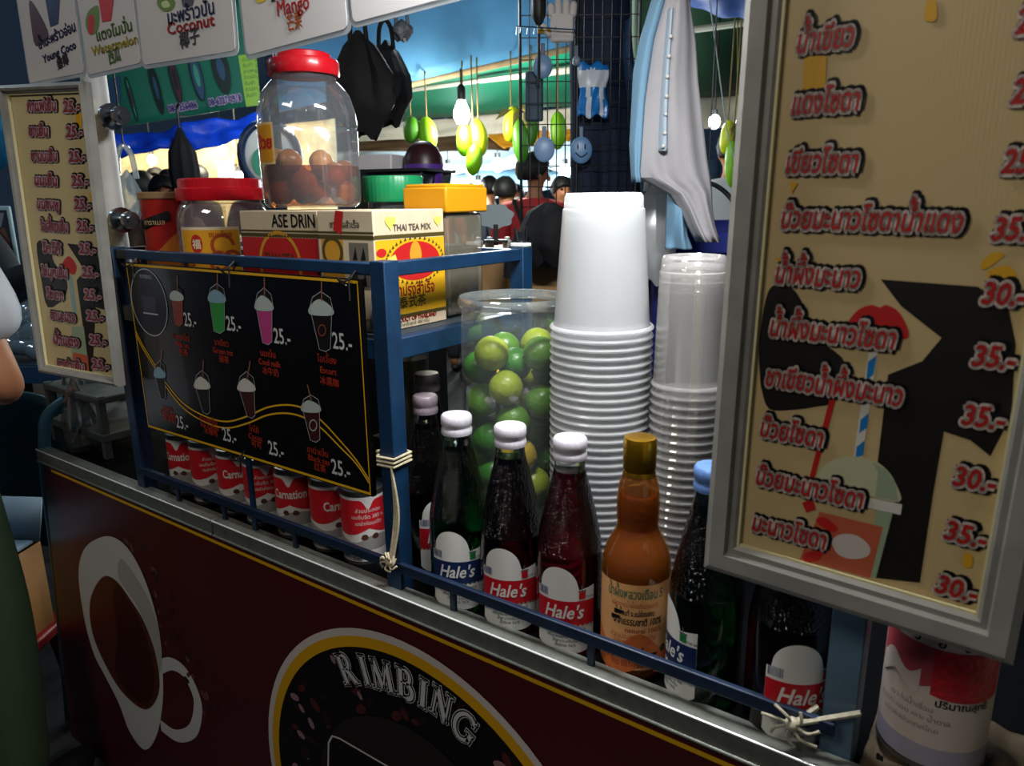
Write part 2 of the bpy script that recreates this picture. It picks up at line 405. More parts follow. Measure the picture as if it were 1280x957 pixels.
for ch, cpx in zip(word, PXC):
    L, wd = serif_letter(ch); c = FRONT.px(*cpx); ang = math.atan2(c[1] - ez, c[0] - ex) - pi / 2
    if ch == 'G': ang -= .06
    for lay_, (mi, grow, dx, dy, k) in enumerate(((1, .20, .04, -.04, .0040), (0, .13, 0, 0, .0043), (1, .075, 0, 0, .0046), (0, -.01, 0, 0, .0049))):
        for pts, w_ in L:
            Q = [((x - wd / 2 + dx) * hh * .92, (y - .5 + dy) * hh) for x, y in pts]
            Q = [(c[0] + x * cos(ang) - y * sin(ang), c[1] + x * sin(ang) + y * cos(ang)) for x, y in Q]
            if grow > 0:
                d0 = (V(Q[0]) - V(Q[1])).normalized() * grow * hh * .4; d1 = (V(Q[-1]) - V(Q[-2])).normalized() * grow * hh * .4
                Q[0] = tuple(V(Q[0]) + d0); Q[-1] = tuple(V(Q[-1]) + d1)
            FRONT.band(b, Q, (w_ + grow) * hh, k, mi)
b.build('lettering', [mat('letter_silver', '#b9b9b6', .4), BLACK, mat('letter_shade', '#3a3533', .5)], emb, fix=False)

# roof frame of the cart (its posts come down behind the boards)
ROOF = 1.97
b = MB()
b.bar((-1.62, .70, ROOF), (.70, .70, ROOF), .03, .03); b.bar((-1.62, 1.24, ROOF), (.70, 1.24, ROOF), .03, .03)
for x in (-1.62, -.5, .70): b.bar((x, .70, ROOF), (x, 1.24, ROOF), .03, .03)
for x, y in ((.70, .72), (.70, 1.235), (-1.62, 1.235)): b.bar((x, y, ZC), (x, y, ROOF), .03, .03)
b.build('roof_frame', BLUE, cart)
pw = aty(127, 170, .735)
b = MB(); b.tube([(pw.x, .735, 1.10), (pw.x, .735, ROOF)], .022, 16); b.build('white_pole', WHITE, cart)
for px_, py_ in ((140, 146), (152, 275)):
    b = MB(); q = aty(px_, py_, .72); b.tube([q - V((.02, 0, 0)), q + V((.040, 0, 0))], .008, 12); b.tube([q + V((.026, 0, 0)), q + V((.036, 0, 0))], .016, 16); b.tube([q - V((.004, 0, 0)), q + V((.004, 0, 0))], .0235, 16)
    b.build('pole_clamp', mat('chrome', '#8f9398', .2, 1.0), cart)

# ================================================================== the blue steel rack on the counter
RY = .715; RB = 1.04; XL, XM, XR = -1.44, -.724, -.108; TOP = 1.343; SH = 1.232
rack = thing('steel_rack', 'blue painted steel rack with shelf standing on the cart counter', 'rack', (-1.07, .88, ZC))
def rbar(name, a, b_, w_=.026, h_=.026, m_=BLUE):
    q = MB(); q.bar(a, b_, w_, h_); return q.build(name, m_, rack, bevel=.0015)
for x, y, top in ((XL, RY, TOP), (XM, RY, TOP), (XL, RB, TOP), (XM, RB, TOP), (XR, .735, ROOF - .03)):
    rbar('post', (x, y, ZC), (x, y, top + .012), .032 if x == XR else .028, .036 if x == XR else .028, mat('grey_blue_paint', '#4a6274', .5, var=.15, scale=20) if x == XR else BLUE)
for y in (RY, RB):
    rbar('rail', (XL, y, TOP), (XM, y, TOP), .018, .017); rbar('rail', (XL, y, SH), (XM, y, SH), .02, .03)
for x in (XL, XM):
    rbar('rail', (x, RY, TOP), (x, RB, TOP), .018, .020); rbar('rail', (x, RY, SH), (x, RB, SH), .02, .03)
rbar('guard_rail', (XL, .704, .908), (XR, .704, .908), .008, .016, mat('navy_paint', '#0d1f36', .45, var=.2, scale=30))
for px_ in (226, 281, 366, 563, 742):
    x = aty(px_, 640, .704).x; rbar('stay', (x, .704, ZC), (x, .704, .903), .01, .006, MC['navy_paint'])
x = aty(316, 650, .704).x; rbar('stay', (x, .708, ZC), (x, .708, 1.02), .012, .006, MC['blue_paint'])
b = MB(); b.box(((XL + XM) / 2, (RY + RB) / 2, SH + .010), (XM - XL - .03, RB - RY - .03, .008)); b.build('shelf', mat('shelf_board', '#2a3238', .6, var=.2), rack)
SHZ = SH + .014
# cord tied round the middle post
b = MB()
cl = [(XM - .017, RY - .017), (XM + .017, RY - .017), (XM + .017, RY + .017), (XM - .017, RY + .017)]
zk = aty(485, 583, RY - .015).z
for k in range(3): b.tube([(x, y, zk + .006 * k + .002 * i) for i, (x, y) in enumerate(cl + cl[:1])], .0022, 6)
kn = aty(487, 702, .694)
for k in range(3): b.tube(spline([(XM + .012, RY - .018, zk), (XM + .010 + .004 * k, .70, (zk + kn.z) / 2), (kn.x + .003 * k, .694, kn.z)], 6), .0018, 6)
for k in range(9):
    a = k * 1.1; b.tube(spline([kn + V((0, 0, 0)), kn + V((.012 * cos(a), -.006, .010 * sin(a))), kn + V((.017 * cos(a + .5), -.002, .016 * sin(a + .7)))], 5), .0016, 6)
b.ell(kn, .007, 0, 10, 8)
tag(b.build('tied_cord', mat('cord', '#b9ad8e', .7, var=.2, scale=200)), 'pale cord knotted round the blue rack post above the metal rail', 'cord')
kn = aty(990, 905, .694); b = MB()
for k in range(12):
    a = k * .9; b.tube(spline([kn, kn + V((.016 * cos(a), -.006, .012 * sin(a))), kn + V((.03 * cos(a + .4), -.004, .022 * sin(a + .3)))], 5), .0016, 6)
b.tube([kn, (XR - .02, .715, .92)], .003, 6); b.tube([kn, (XR + .02, .715, .93)], .003, 6); b.ell(kn, .008, 0, 10, 8)
tag(b.build('tied_cord', mat('plastic_string', '#a9a28c', .5, var=.2, scale=200)), 'frayed plastic string tying the guard rail to the grey post', 'cord')

# ================================================================== right menu board
YB = .66
o_ = aty(925.3, 679, YB); yaw_ = R(2.2); roll_ = R(.9)
u_ = V((cos(yaw_), -sin(yaw_), 0)); vz = V((0, 0, 1)); U = (u_ * cos(roll_) - vz * sin(roll_)); W_ = (vz * cos(roll_) + u_ * sin(roll_))
RBD = Plane(o_, U, W_)
BW = RBD.px(1226, 735)[0]; BH = .66
board = thing('menu_board', 'large cream drinks menu board in aluminium frame hung over the bottles', 'sign', tuple(RBD.at(BW / 2, -.03)))
b = MB(); b.slab([RBD.at(*p) for p in ((-.004, -.004), (BW + .004, -.004), (BW + .004, BH), (-.004, BH))], RBD.n * -.006); 
def board_mat(name, c):
    m = mat(name, c, .42); nt = m.node_tree; p = nt.nodes['Principled BSDF']
    wv = nt.nodes.new('ShaderNodeTexWave'); wv.inputs['Scale'].default_value = 95; tc = nt.nodes['Texture Coordinate']; nt.links.new(tc.outputs['Object'], wv.inputs['Vector'])
    bp = nt.nodes.new('ShaderNodeBump'); bp.inputs['Strength'].default_value = .04; bp.inputs['Distance'].default_value = .001
    nt.links.new(wv.outputs['Fac'], bp.inputs['Height']); nt.links.new(bp.outputs['Normal'], p.inputs['Normal']); return m
BC = board_mat('board_cream', '#bfa878')
face = b.build('board_face', BC, board)
def frame4(pl, w_, h_, fw, dp, par, name, m_, lipm):
    """mitred aluminium frame round a w x h opening"""
    prof = [(0, .004), (.004, .008), (fw * .30, .008), (fw * .36, .014), (fw - .006, .016), (fw, .012), (fw, -dp)]
    ring = lambda e: [(-e, -e), (w_ + e, -e), (w_ + e, h_ + e), (-e, h_ + e)]
    q = MB()
    for (e0, k0), (e1, k1) in zip(prof, prof[1:]):
        A = [pl.at(x, y, k0) for x, y in ring(e0)]; B = [pl.at(x, y, k1) for x, y in ring(e1)]
        for i in range(4): q.add([A[i], A[(i + 1) % 4], B[(i + 1) % 4], B[i]], [(0, 1, 2, 3)], 0)
    A = [pl.at(x, y, -dp) for x, y in ring(fw)]; B = [pl.at(x, y, -.006) for x, y in ring(0)]
    for i in range(4): q.add([A[i], A[(i + 1) % 4], B[(i + 1) % 4], B[i]], [(0, 1, 2, 3)], 0)
    f_ = q.build(name, m_, par)
    q = MB()
    for i in range(4): 
        a_, b_ = ring(.001)[i], ring(.001)[(i + 1) % 4]; q.bar(pl.at(*a_, .003), pl.at(*b_, .003), .003, .005)
    q.build('inner_lip', lipm, f_); return f_
frame4(RBD, BW, BH, .030, .018, board, 'frame', mat('grey_frame', '#8e8c84', .42, .2, var=.15, scale=25), mat('pale_lip', '#d9cf9e', .4))
PX = lambda pts, pl=RBD, n=0: (lambda q: [(p.x, p.y) for p in spline(q, n, True)] if n else q)([pl.px(*p) for p in pts])
PAL = [BLACK, mat('lip_red', '#b3201c', .45), mat('straw_white', '#cfc9bd', .45), mat('straw_blue', '#1872b4', .45), mat('dome_print', '#b7b592', .45), mat('cup_green', '#8f9f82', .45), mat('drink_red', '#b4583c', .45), mat('ice_print', '#c3b8ae', .45), mat('splash_yellow', '#cf9c1e', .45), mat('pale_blue_print', '#7ea6ac', .45), mat('hair_print', '#17140f', .45)]
PN = ['printed_hair'] * 2 + ['printed_lips'] + ['printed_straw'] * 5 + ['printed_stick'] + ['printed_cup'] * 5 + ['printed_stick', 'printed_cup', 'printed_cup', 'printed_cup'] + ['printed_stain'] * 9; parts_ = {}
def clipw(P, W2): return [(min(max(x, 0), W2), max(y, 0)) for x, y in P]
for k, (pts, n, mi) in enumerate([
    ([(1101, 349), (1222, 358), (1260, 380), (1270, 430), (1268, 520), (1238, 570), (1213, 550), (1180, 539), (1166, 620), (1150, 728), (1094, 722), (1116, 640), (1122, 611), (1097, 577), (1110, 468), (1153, 451), (1177, 422), (1126, 382)], 0, 10),
    ([(966, 357), (956, 380), (949, 430), (950, 470), (953, 490), (962, 511), (990, 512), (1020, 508), (1043, 500), (1057, 455), (1030, 428), (1015, 405), (1004, 380), (990, 360)], 4, 10),
    ([(1061, 402), (1073, 387), (1089, 381), (1100, 384), (1108, 381), (1124, 390), (1136, 414), (1130, 424), (1100, 417), (1073, 404)], 4, 1),
    ([(1086, 440), (1097, 440), (1073, 606), (1062, 606)], 0, 2), ([(1085, 452), (1096, 444), (1092, 468), (1083, 475)], 0, 3), ([(1076, 524), (1086, 516), (1084, 534), (1074, 541)], 0, 3), ([(1071, 558), (1081, 550), (1079, 568), (1069, 574)], 0, 3), ([(1067, 592), (1077, 586), (1073, 602), (1064, 606)], 0, 9),
    ([(1037, 499), (1045, 499), (1018, 598), (1012, 596)], 0, 1),
    ([(1024, 600), (1030, 582), (1046, 573), (1069, 570), (1092, 575), (1107, 585), (1119, 602), (1124, 627), (1072, 615)], 4, 4),
    ([(1091, 577), (1107, 586), (1119, 603), (1123, 626), (1094, 620), (1098, 590)], 0, 5),
    ([(1022, 608), (1128, 630), (1126, 643), (1020, 620)], 0, 2),
    ([(1096, 637), (1116, 641), (1095, 722), (1082, 718)], 0, 5),
    ([(1025, 639), (1104, 658), (1088, 722), (1000, 698)], 0, 6), ([(1003, 628), (1016, 622), (1020, 636), (1008, 640)], 0, 1),
    ([(1040, 676), (1052, 667), (1072, 669), (1087, 682), (1085, 694), (1066, 698), (1048, 692)], 5, 7),
    ([(1020, 650), (1032, 646), (1048, 660), (1038, 664)], 4, 1), ([(1008, 690), (1030, 688), (1022, 700), (1006, 702)], 4, 1),
    ([(1006, 70), (1034, 70), (1032, 112), (1004, 112)], 0, 8), ([(1160, 0), (1170, 0), (1171, 24), (1160, 27), (1155, 22)], 4, 8), ([(1226, 330), (1240, 316), (1256, 318), (1232, 336)], 4, 8), ([(1236, 338), (1262, 332), (1270, 350), (1240, 352)], 4, 8), ([(1206, 690), (1216, 694), (1214, 708), (1204, 706)], 4, 8), ([(988, 226), (998, 228), (990, 242)], 0, 8), ([(970, 322), (978, 322), (974, 334)], 0, 8),
]): q = parts_.setdefault(PN[k], MB()); RBD.shape(q, clipw(PX(pts, RBD, n), BW), .0003 + .00004 * k, mi)
for nm_, q in parts_.items(): q.build(nm_, PAL, face, fix=False)
tx = MB()
def sticker(pl, mb, txt, a, b_, size, fitw, kz, slant=.16, red=0.0016, wht=.0031, blk=.0050, jit=.03, sh=.0026):
    lay, wd = layout(txt, size, slant=slant, jit=jit); sx = fitw / wd if fitw else 1
    f = lambda k: (lambda x, y: pl.at(a + x * sx, b_ + y, k))
    put_text(mb, lay, f(kz), 0, outline=blk, dx=sh, dy=sh * .35); put_text(mb, lay, f(kz + .0002), 1, outline=wht); put_text(mb, lay, f(kz + .0004), 2, fat=red)
ROWS = [('น้ำเขียว', (995, 66), (1066, 64)), ('แดงโซดา', (988, 143), (1074, 139)), ('เขียวโซดา', (981, 216), (1072, 214)), ('บ๊วยมะนาวโซดาน้ำแดง', (975, 284), (1201, 295)), ('น้ำผึ้งมะนาว', (968, 352), (1074, 362)), ('น้ำผึ้งมะนาวโซดา', (961, 418), (1118, 437)), ('ชาเขียวน้ำผึ้งมะนาว', (956, 480), (1126, 513)), ('บ๊วยโซดา', (949, 543), (1028, 560)), ('บ๊วยมะนาวโซดา', (944, 603), (1078, 637)), ('มะนาวโซดา', (939, 660), (1032, 687))]
PRI = [('20.-', 1268, 42), ('25.-', 1262, 130), ('25.-', 1250, 216), ('35.-', 1237, 299), ('30.-', 1225, 378), ('35.-', 1213, 455), ('35.-', 1200, 528), ('30.-', 1189, 604), ('35.-', 1178, 671), ('30.-', 1167, 737)]
for (t, s0, s1), (p, x, y) in zip(ROWS, PRI):
    a0 = RBD.px(*s0); a1 = RBD.px(*s1); sticker(RBD, tx, t, a0[0], a0[1], .024, a1[0] - a0[0], .0016, red=.0004)
    a0 = RBD.px(x, y); a1 = RBD.px(x + 56, y); sticker(RBD, tx, p, a0[0], a0[1], .023, a1[0] - a0[0], .0016, red=.0006)
tx.build('menu_lettering', [BLACK, mat('sticker_pale', '#c9b9ae', .5), RED], face, fix=False)

# ================================================================== left menu card
_u = V((.982, .189, 0)).normalized(); _t = Plane(aty(147, 471, .668), _u * .9992 - V((0, 0, .04)), V((0, 0, 1)) + _u * .04); _a = _t.px(61, 459)[0]
LBD = Plane(_t.at(_a, 0), _t.u, _t.v); LW = -_a; LH = LBD.px(24, 118)[1]
lc = thing('menu_card', 'narrow cream drinks menu card in aluminium frame on the white pole', 'sign', tuple(LBD.at(LW / 2, -.03)))
b = MB(); b.slab([LBD.at(*p) for p in ((-.004, -.004), (LW + .004, -.004), (LW + .004, LH + .004), (-.004, LH + .004))], LBD.n * -.006)
lf = b.build('board_face', board_mat('card_cream', '#bfae80'), lc)
frame4(LBD, LW, LH, .015, .004, lc, 'frame', MC['grey_frame'], MC['pale_lip'])
parts_ = {}
for k, (pts, n, mi) in enumerate([
    ([(46, 304), (60, 305), (68, 328), (84, 352), (80, 372), (60, 384), (52, 350)], 3, 10), ([(84, 304), (118, 308), (132, 345), (134, 388), (120, 384), (116, 468), (112, 468), (96, 350), (106, 338)], 0, 10),
    ([(78, 330), (86, 320), (95, 330), (95, 340), (90, 343), (84, 336)], 4, 1), ([(86, 345), (90, 345), (96, 395), (92, 395)], 0, 9),
    ([(90, 408), (105, 408), (112, 466), (90, 462)], 0, 5), ([(92, 440), (110, 444), (112, 466), (90, 462)], 0, 6), ([(95, 140), (103, 142), (102, 160), (95, 158)], 0, 8), ([(112, 240), (118, 242), (119, 256), (112, 254)], 0, 8)]):
    q = parts_.setdefault(['printed_hair', 'printed_hair', 'printed_lips', 'printed_straw', 'printed_cup', 'printed_cup', 'printed_stain', 'printed_stain'][k], MB()); LBD.shape(q, clipw(PX(pts, LBD, n), LW), .0003 + .00006 * k, mi)
for nm_, q in parts_.items(): q.build(nm_, PAL, lf, fix=False)
tx = MB()
LR = [('กาแฟเย็น', 35, 72, 139), ('ชาเย็น', 37, 62, 170), ('ชานมเย็น', 40, 73, 201), ('นมเย็น', 44, 73, 231), ('นมชมพู', 47, 75, 260), ('แดงโซดา', 49, 77, 260), ('ชาเขียว', 50, 79, 260), ('โอเลี้ยงเย็น', 52, 86, 287), ('โกโก้', 54, 77, 315), ('ไข่มุกเย็น', 53, 85, 344), ('โซดา', 59, 80, 372), ('ชามะนาว', 64, 95, 398), ('น้ำแดง', 67, 99, 428), ('ชาดำเย็น', 72, 106, 458)]
del LR[5:7]
for i, (t, x0, x1, y) in enumerate(LR):
    a0 = LBD.px(x0, y); a1 = LBD.px(x1, y); sticker(LBD, tx, t, a0[0], a0[1], .025, a1[0] - a0[0], .0014, red=.0003, wht=.003, blk=.0046)
    xx = 80 + (116 - 80) * (y - 139) / 319; a0 = LBD.px(xx, y + 1); a1 = LBD.px(xx + 21, y + 1); sticker(LBD, tx, '25.-', a0[0], a0[1], .026, a1[0] - a0[0], .0014, red=.0003)
tx.build('menu_lettering', [BLACK, mat('sticker_mauve', '#b59aa0', .5), mat('dull_red_print', '#8e2a30', .5)], lf, fix=False)

# ================================================================== black picture menu on the rack front
MBD = Plane(aty(185, 534, .698), (1, 0, 0), (0, 0, 1)); MW = MBD.px(466, 621)[0]; MH = MBD.px(162, 328)[1]
menu = thing('picture_menu', 'black picture menu with iced drinks and yellow border tied to the rack', 'sign', tuple(MBD.at(MW / 2, 0)))
b = MB(); b.slab([MBD.at(*p) for p in ((0, 0), (MW, 0), (MW, MH), (0, MH))], V((0, .008, 0)))
mf = b.build('board_face', mat('black_laminate', '#0d0b0d', .22, coat=.3), menu)
b = MB(); e = .004
MBD.band(b, [(e, e), (MW - e, e), (MW - e, MH - e), (e, MH - e)], .0045, .0006, 0, True)
for o1 in (0, 15):
    cp = [(75, 350 + o1), (110, 420 + o1), (160, 500 + o1), (215, 590 + o1 * 1.2), (300, 690 + o1 * 1.5), (400, 750 + o1 * 1.8), (500, 775 + o1 * 2), (600, 750 + o1 * 2.2), (690, 710 + o1 * 2.4), (780, 697 + o1 * 2.6), (860, 712 + o1 * 2.8), (940, 765 + o1 * 2.4), (1030, 860 + o1 * 2), (1110, 955 + o1 * 1.2), (1172, 1050 + o1)]
    MBD.band(b, opx(MBD, cp, 150, 320, 6, False), .0028, .0008, 0)
b.build('yellow_lines', YELLOW, mf, fix=False)
# printed cups: (outline rows in crop pixels)
b = MB()
CUPC = [mat('cup_outline', '#9aa0a0', .4), mat('foam_print', '#a9b4ae', .4), mat('green_tea', '#2e8c3c', .4), mat('pink_milk', '#b03a78', .4), mat('black_coffee', '#130d0d', .4), mat('milk_tea', '#7d3a2c', .4), mat('cocoa_print', '#3a1412', .4), mat('straw_print', '#8a5a48', .4), mat('cream_top', '#c8c4bc', .4), mat('blue_foam', '#7fa3b0', .4), mat('orange_print', '#c23a20', .45), WPRINT]
def pcup(x0, x1, ytop, yl, yb, xb0, xb1, fill, foam, lid=.0, ghost=False, shift=0, emb_=None):
    b = MB()
    """drink with dome lid: rim x0..x1 at row yl, dome to ytop, base xb0..xb1 at row yb"""
    q = lambda pts, n=0: opx(MBD, pts, 150, 320, n)
    xm = (x0 + x1) / 2; k = .0010
    body = [(x0 + 4, yl), (x1 - 4, yl), (xb1, yb - 14), ((xb0 + xb1) / 2 + 6, yb), (xb0 + 4, yb - 10)]
    fy = yl + (yb - yl) * .12
    MBD.shape(b, q(body), k, fill)
    MBD.shape(b, q([(x0, yl), (x0 + (xm - x0) * .25, ytop + (yl - ytop) * .35), (xm, ytop), (x1 - (x1 - xm) * .2, ytop + (yl - ytop) * .4), (x1, yl)]), k + .0001, 4)
    MBD.shape(b, q([(x0, yl - 8), (xm - 8, yl - (yl - ytop) * .55), (x1 - 2, yl - 2), (x1 - 5, yl + (yb - yl) * .16), (x0 + 5, yl + (yb - yl) * .14)], 4), k + .0002, foam)
    if not ghost:
        MBD.band(b, q([(x0, yl), (x0 + (xm - x0) * .25, ytop + (yl - ytop) * .35), (xm, ytop), (x1 - (x1 - xm) * .2, ytop + (yl - ytop) * .4), (x1, yl), (x1 - 4, yl + 8), (xb1, yb - 14), ((xb0 + xb1) / 2 + 6, yb), (xb0 + 4, yb - 10), (x0 + 4, yl + 8)]), .0012, k + .0003, 0, True)
    MBD.band(b, q([(xm + 2 - shift, ytop - 48), (xm + 3, yl - (yl - ytop) * .45)]), .0024, k + .0004, 7)
    if emb_:
        c = [(emb_[0] + 17 * cos(t), emb_[1] + 25 * sin(t)) for t in [2 * pi * j / 24 for j in range(24)]]; MBD.band(b, opx(MBD, c, 150, 320, 0), .002, .0016, emb_[2], True)
    b.build('drink_picture', CUPC, mf, fix=False)
pcup(238, 300, 140, 185, 330, 255, 298, 5, 1, ghost=True)
pcup(418, 497, 128, 190, 362, 440, 493, 2, 9)
pcup(637, 720, 148, 225, 415, 668, 716, 3, 1)
pcup(892, 1001, 165, 245, 447, 935, 990, 4, 1, emb_=(952, 347, 5))
pcup(162, 216, 490, 550, 675, 190, 218, 4, 9, shift=-8)
pcup(352, 424, 535, 600, 742, 388, 426, 4, 8, shift=-4)
pcup(556, 636, 540, 610, 760, 596, 637, 6, 8, shift=-16)
pcup(855, 942, 650, 705, 872, 892, 941, 6, 1, shift=18, emb_=(910, 792, 0))
# circular logo
cc = MBD.px(150 + 138 / 3.753, 320 + 218 / 3.753); re = MBD.px(150 + 138 / 3.753, 320 + 62 / 3.753)[1] - cc[1]
b = MB(); ring = lambda r: [(cc[0] + r * .98 * cos(2 * pi * k / 64), cc[1] + r * sin(2 * pi * k / 64)) for k in range(64)]
MBD.shape(b, ring(re), .0008, 1); MBD.band(b, ring(re), .0022, .0011, 0, True); MBD.shape(b, ring(re * .55), .0010, 2)
MBD.shape(b, [(cc[0] - .02, cc[1] - .016), (cc[0] + .02, cc[1] - .016), (cc[0] + .024, cc[1] + .012), (cc[0] - .024, cc[1] + .012)], .0012, 3); MBD.band(b, [(cc[0] - .024, cc[1] - .02), (cc[0] + .026, cc[1] - .02)], .003, .0012, 0)
MBD.text(b, 'RIMBING', cc[0], cc[1] + re * .72, .010, .0012, 0, 'c')
b.build('round_logo', [mat('logo_ring', '#a5aab2', .4), mat('logo_dark', '#1a1d2a', .3), mat('logo_core', '#151021', .3), mat('logo_cup', '#2f3348', .3)], mf, fix=False)
b = MB()
PR = [(305, 325), (503, 345), (725, 405), (1000, 430), (268, 800), (485, 860), (700, 925), (995, 1015)]
PW = [48, 58, 66, 78, 46, 54, 60, 74]
for (x, y), wd in zip(PR, PW):
    a0 = MBD.px(150 + x / 3.753, 320 + y / 3.753); a1 = MBD.px(150 + (x + wd * 1.2) / 3.753, 320 + y / 3.753); MBD.text(b, '25.-', *a0, .034, .0011, 1, fit=a1[0] - a0[0], fat=.0005)
LN = [(290, 392, ['ชานมเย็น', 'Milk tea', '奶茶'], 36), (480, 420, ['ชาเขียว', 'Green tea', '绿茶'], 39), (698, 472, ['นมเย็น', 'Cool milk', '冰牛奶'], 42), (974, 500, ['โอเลี้ยง', 'Escort', '冰黑咖'], 52), (225, 725, ['นมสด', 'Cold milk', '冰牛奶'], 26), (418, 780, ['กาแฟเย็น', 'Ice coffee', '冰咖啡'], 28), (632, 825, ['โกโก้', 'Cocoa', '可可'], 35), (930, 930, ['ชาดำเย็น', 'Black tea', '红茶'], 38)]
for x, y, ts, dy in LN:
    for i, t in enumerate(ts):
        a0 = MBD.px(150 + (x + 6 * i) / 3.753, 320 + (y + dy * i) / 3.753); MBD.text(b, t, *a0, .0145 if i == 0 else .0140, .0011, 0, 'c', fat=.0003)
b.build('menu_lettering', [mat('orange_red_print', '#c03a22', .45), WPRINT], mf, fix=False)
for px_, py_ in ((166, 330), (286, 335), (436, 348), (300, 570)):
    b = MB(); q = aty(px_, py_, .695); b.tube([q + V((.012 * cos(t), -.004 + .014 * sin(t) * 1.0, .016 * sin(t * 2) * .4 + .006 * cos(t))) for t in [2 * pi * k / 14 for k in range(15)]], .0016, 6); b.tube([q, q + V((.006, -.006, -.03))], .0012, 6)
    b.build('tie_wire', mat('black_wire', '#0a0a0a', .4), menu)

# ================================================================== helpers for round things
def cyl_place(c, r, z0, face=0.0):
    """(u along the round surface, v up) -> point on a cylinder; u = 0 looks along -y turned by face"""
    c = V(c)
    return lambda u, v: c + V((r * sin(u / r + face), -r * cos(u / r + face), z0 + v))
def cyl_patch(mb, place, u0, u1, lo, hi, mi, n=28):
    for i in range(n):
        a = u0 + (u1 - u0) * i / n; b_ = u0 + (u1 - u0) * (i + 1) / n
        if hi(a) - lo(a) < 1e-6 and hi(b_) - lo(b_) < 1e-6: continue
        mb.add([place(a, lo(a)), place(b_, lo(b_)), place(b_, hi(b_)), place(a, hi(a))], [(0, 1, 2, 3)], mi, False)
def cyl_text(mb, txt, place_r, u, v, size, mi, align='c', fit=None, fat=0.0, **kw):
    lay, wd = layout(txt, size, **kw); sx = fit / wd if fit else 1; wd *= sx
    off = {'l': 0, 'c': -wd / 2, 'r': -wd}[align]
    put_text(mb, lay, lambda x, y: place_r(u + off + x * sx, v + y), mi, fat=fat)
def ribbed(n, d): return lambda a, z: 1 + d * (1 if sin(n * a) > 0 else -1)

# ================================================================== syrup bottles
BG = mat('bottle_glass', '#e8f0ea', .05, 0, 1.0, 1.45)
BGT = mat('dimpled_bottle_glass', '#dfe8e2', .06, 0, 1.0, 1.45, bump=.55, bscale=300, voronoi=True)
GREEN_L = mat('green_syrup', '#0a4a22', .1, 0, .95, 1.36); RED_L = mat('red_syrup', '#8a0d1c', .1, 0, .95, 1.36); DRED_L = mat('dark_red_syrup', '#4d0714', .1, 0, .95, 1.36)
BP = [(0, 0), (.033, 0), (.0375, .004), (.039, .012), (.039, .128), (.0382, .142), (.035, .165), (.030, .192), (.0242, .220), (.0195, .240), (.0172, .255), (.0165, .268), (.0165, .272), (.0145, .274)]
LP = [(0, .004), (.0345, .005), (.0366, .012), (.0366, .128), (.0358, .142), (.0327, .165), (.0278, .192), (.0220, .220), (.0174, .240), (.0160, .247), (0, .247)]
LAB = [mat('label_white', '#d5d3cc', .4), mat('label_navy', '#16254f', .4), mat('label_red', '#b3141f', .4), mat('label_grey_text', '#5b5d63', .5), mat('barcode_blue', '#27356b', .5), mat('label_green', '#1f6b34', .4)]
CAPW = mat('printed_white_cap', '#c9c4cc', .35, .2, var=.12, scale=260); CAPB = mat('printed_blue_cap', '#5d7fb8', .35, .2, var=.15, scale=260)
CAPG = mat('grey_cap', '#8d7f86', .4, .3, var=.15, scale=260)
def syrup_bottle(label, x, y, liquid, cap, band, face=0.0, sx=1.12, arch_side=-.008, extra=None):
    face += math.atan2(-x, y) - .12
    t = thing('syrup_bottle', label, 'bottle', (x, y, ZC), 0, 'glass syrup bottles on the cart counter')
    q = MB(); q.lathe(BP[:6], 40); q.build('bottle_base', BG, t, world=False)
    q = MB(); q.lathe(BP[5:10], 40); q.build('shoulder', BGT, t, world=False)
    q = MB(); q.lathe(BP[9:], 32); q.build('neck', BG, t, world=False)
    q = MB(); q.lathe(LP, 32); q.build('syrup', liquid, t, world=False)
    q = MB(); q.lathe([(.0172, .262), (.0190, .262), (.0195, .266), (.0190, .270), (.0182, .272), (.0182, .2735), (.0193, .276), (.0196, .281), (.0193, .287), (.0175, .2895), (0, .290)], 32)
    q.build('cap', cap, t, world=False)
    q = MB(); q.lathe([(.0170, .264), (.0193, .2645)], 12)
    pl = cyl_place((0, 0, 0), .0394, 0, face); pt = cyl_place((0, 0, 0), .0397, 0, face); pz = cyl_place((0, 0, 0), .03995, 0, face)
    q = MB(); wv = lambda u: .052 + .0016 * sin(u * 1100)
    def top(u):
        d = u - arch_side; a = .0235; return .100 + (((a * a - d * d) ** .5) * 1.35 if abs(d) < a else 0) + (.004 * (u - .012) / .02 if u > .012 else 0)
    cyl_patch(q, pl, -.036, .036, lambda u: .012 + .010 * (abs(u) / .036) ** 4, top, 0, 48)
    cyl_patch(q, pt, -.036, .036, wv, lambda u: .086, 2 if band == 'red' else 1, 48)
    for i in range(11): cyl_patch(q, pt, -.0345 + i * .0013, -.0345 + i * .0013 + RND.choice([.0005, .0008]), lambda u: .090, lambda u: .101, 4, 1)
    for (a0, a1, b0, b1, mi_) in ((.0165, .0245, .0885, .0985, 2 if band == 'red' else 5), (.0155, .0255, .0985, .1005, 3), (.0195, .0205, .1005, .107, 3)): cyl_patch(q, pt, a0, a1, lambda u: b0, lambda u: b1, mi_, 6)
    q2 = lambda tx, u, v, s, mi, **k: cyl_text(q, tx, pz, u, v, s, mi, **k)
    q2("Hale's", -.002, .062, .026, 0, slant=.28, fit=.047, fat=.0005)
    q2('Blue Boy Brand', .004, .044, .0065, 3, fat=.00012)
    for i, tx_ in enumerate(('ปริมาณสุทธิ 710 มล.', 'น้ำหวานเข้มข้น', 'น้ำตาล 56%')): q2(tx_, .001, .034 - .006 * i, .0055, 3, fat=.0001)
    q2('710 ml', .0310, .089, .0045, 3, fat=.0001)
    q.build('label', LAB, t, world=False, fix=False)
    t.scale = (sx, sx, 1)
    return t
YBT = .752
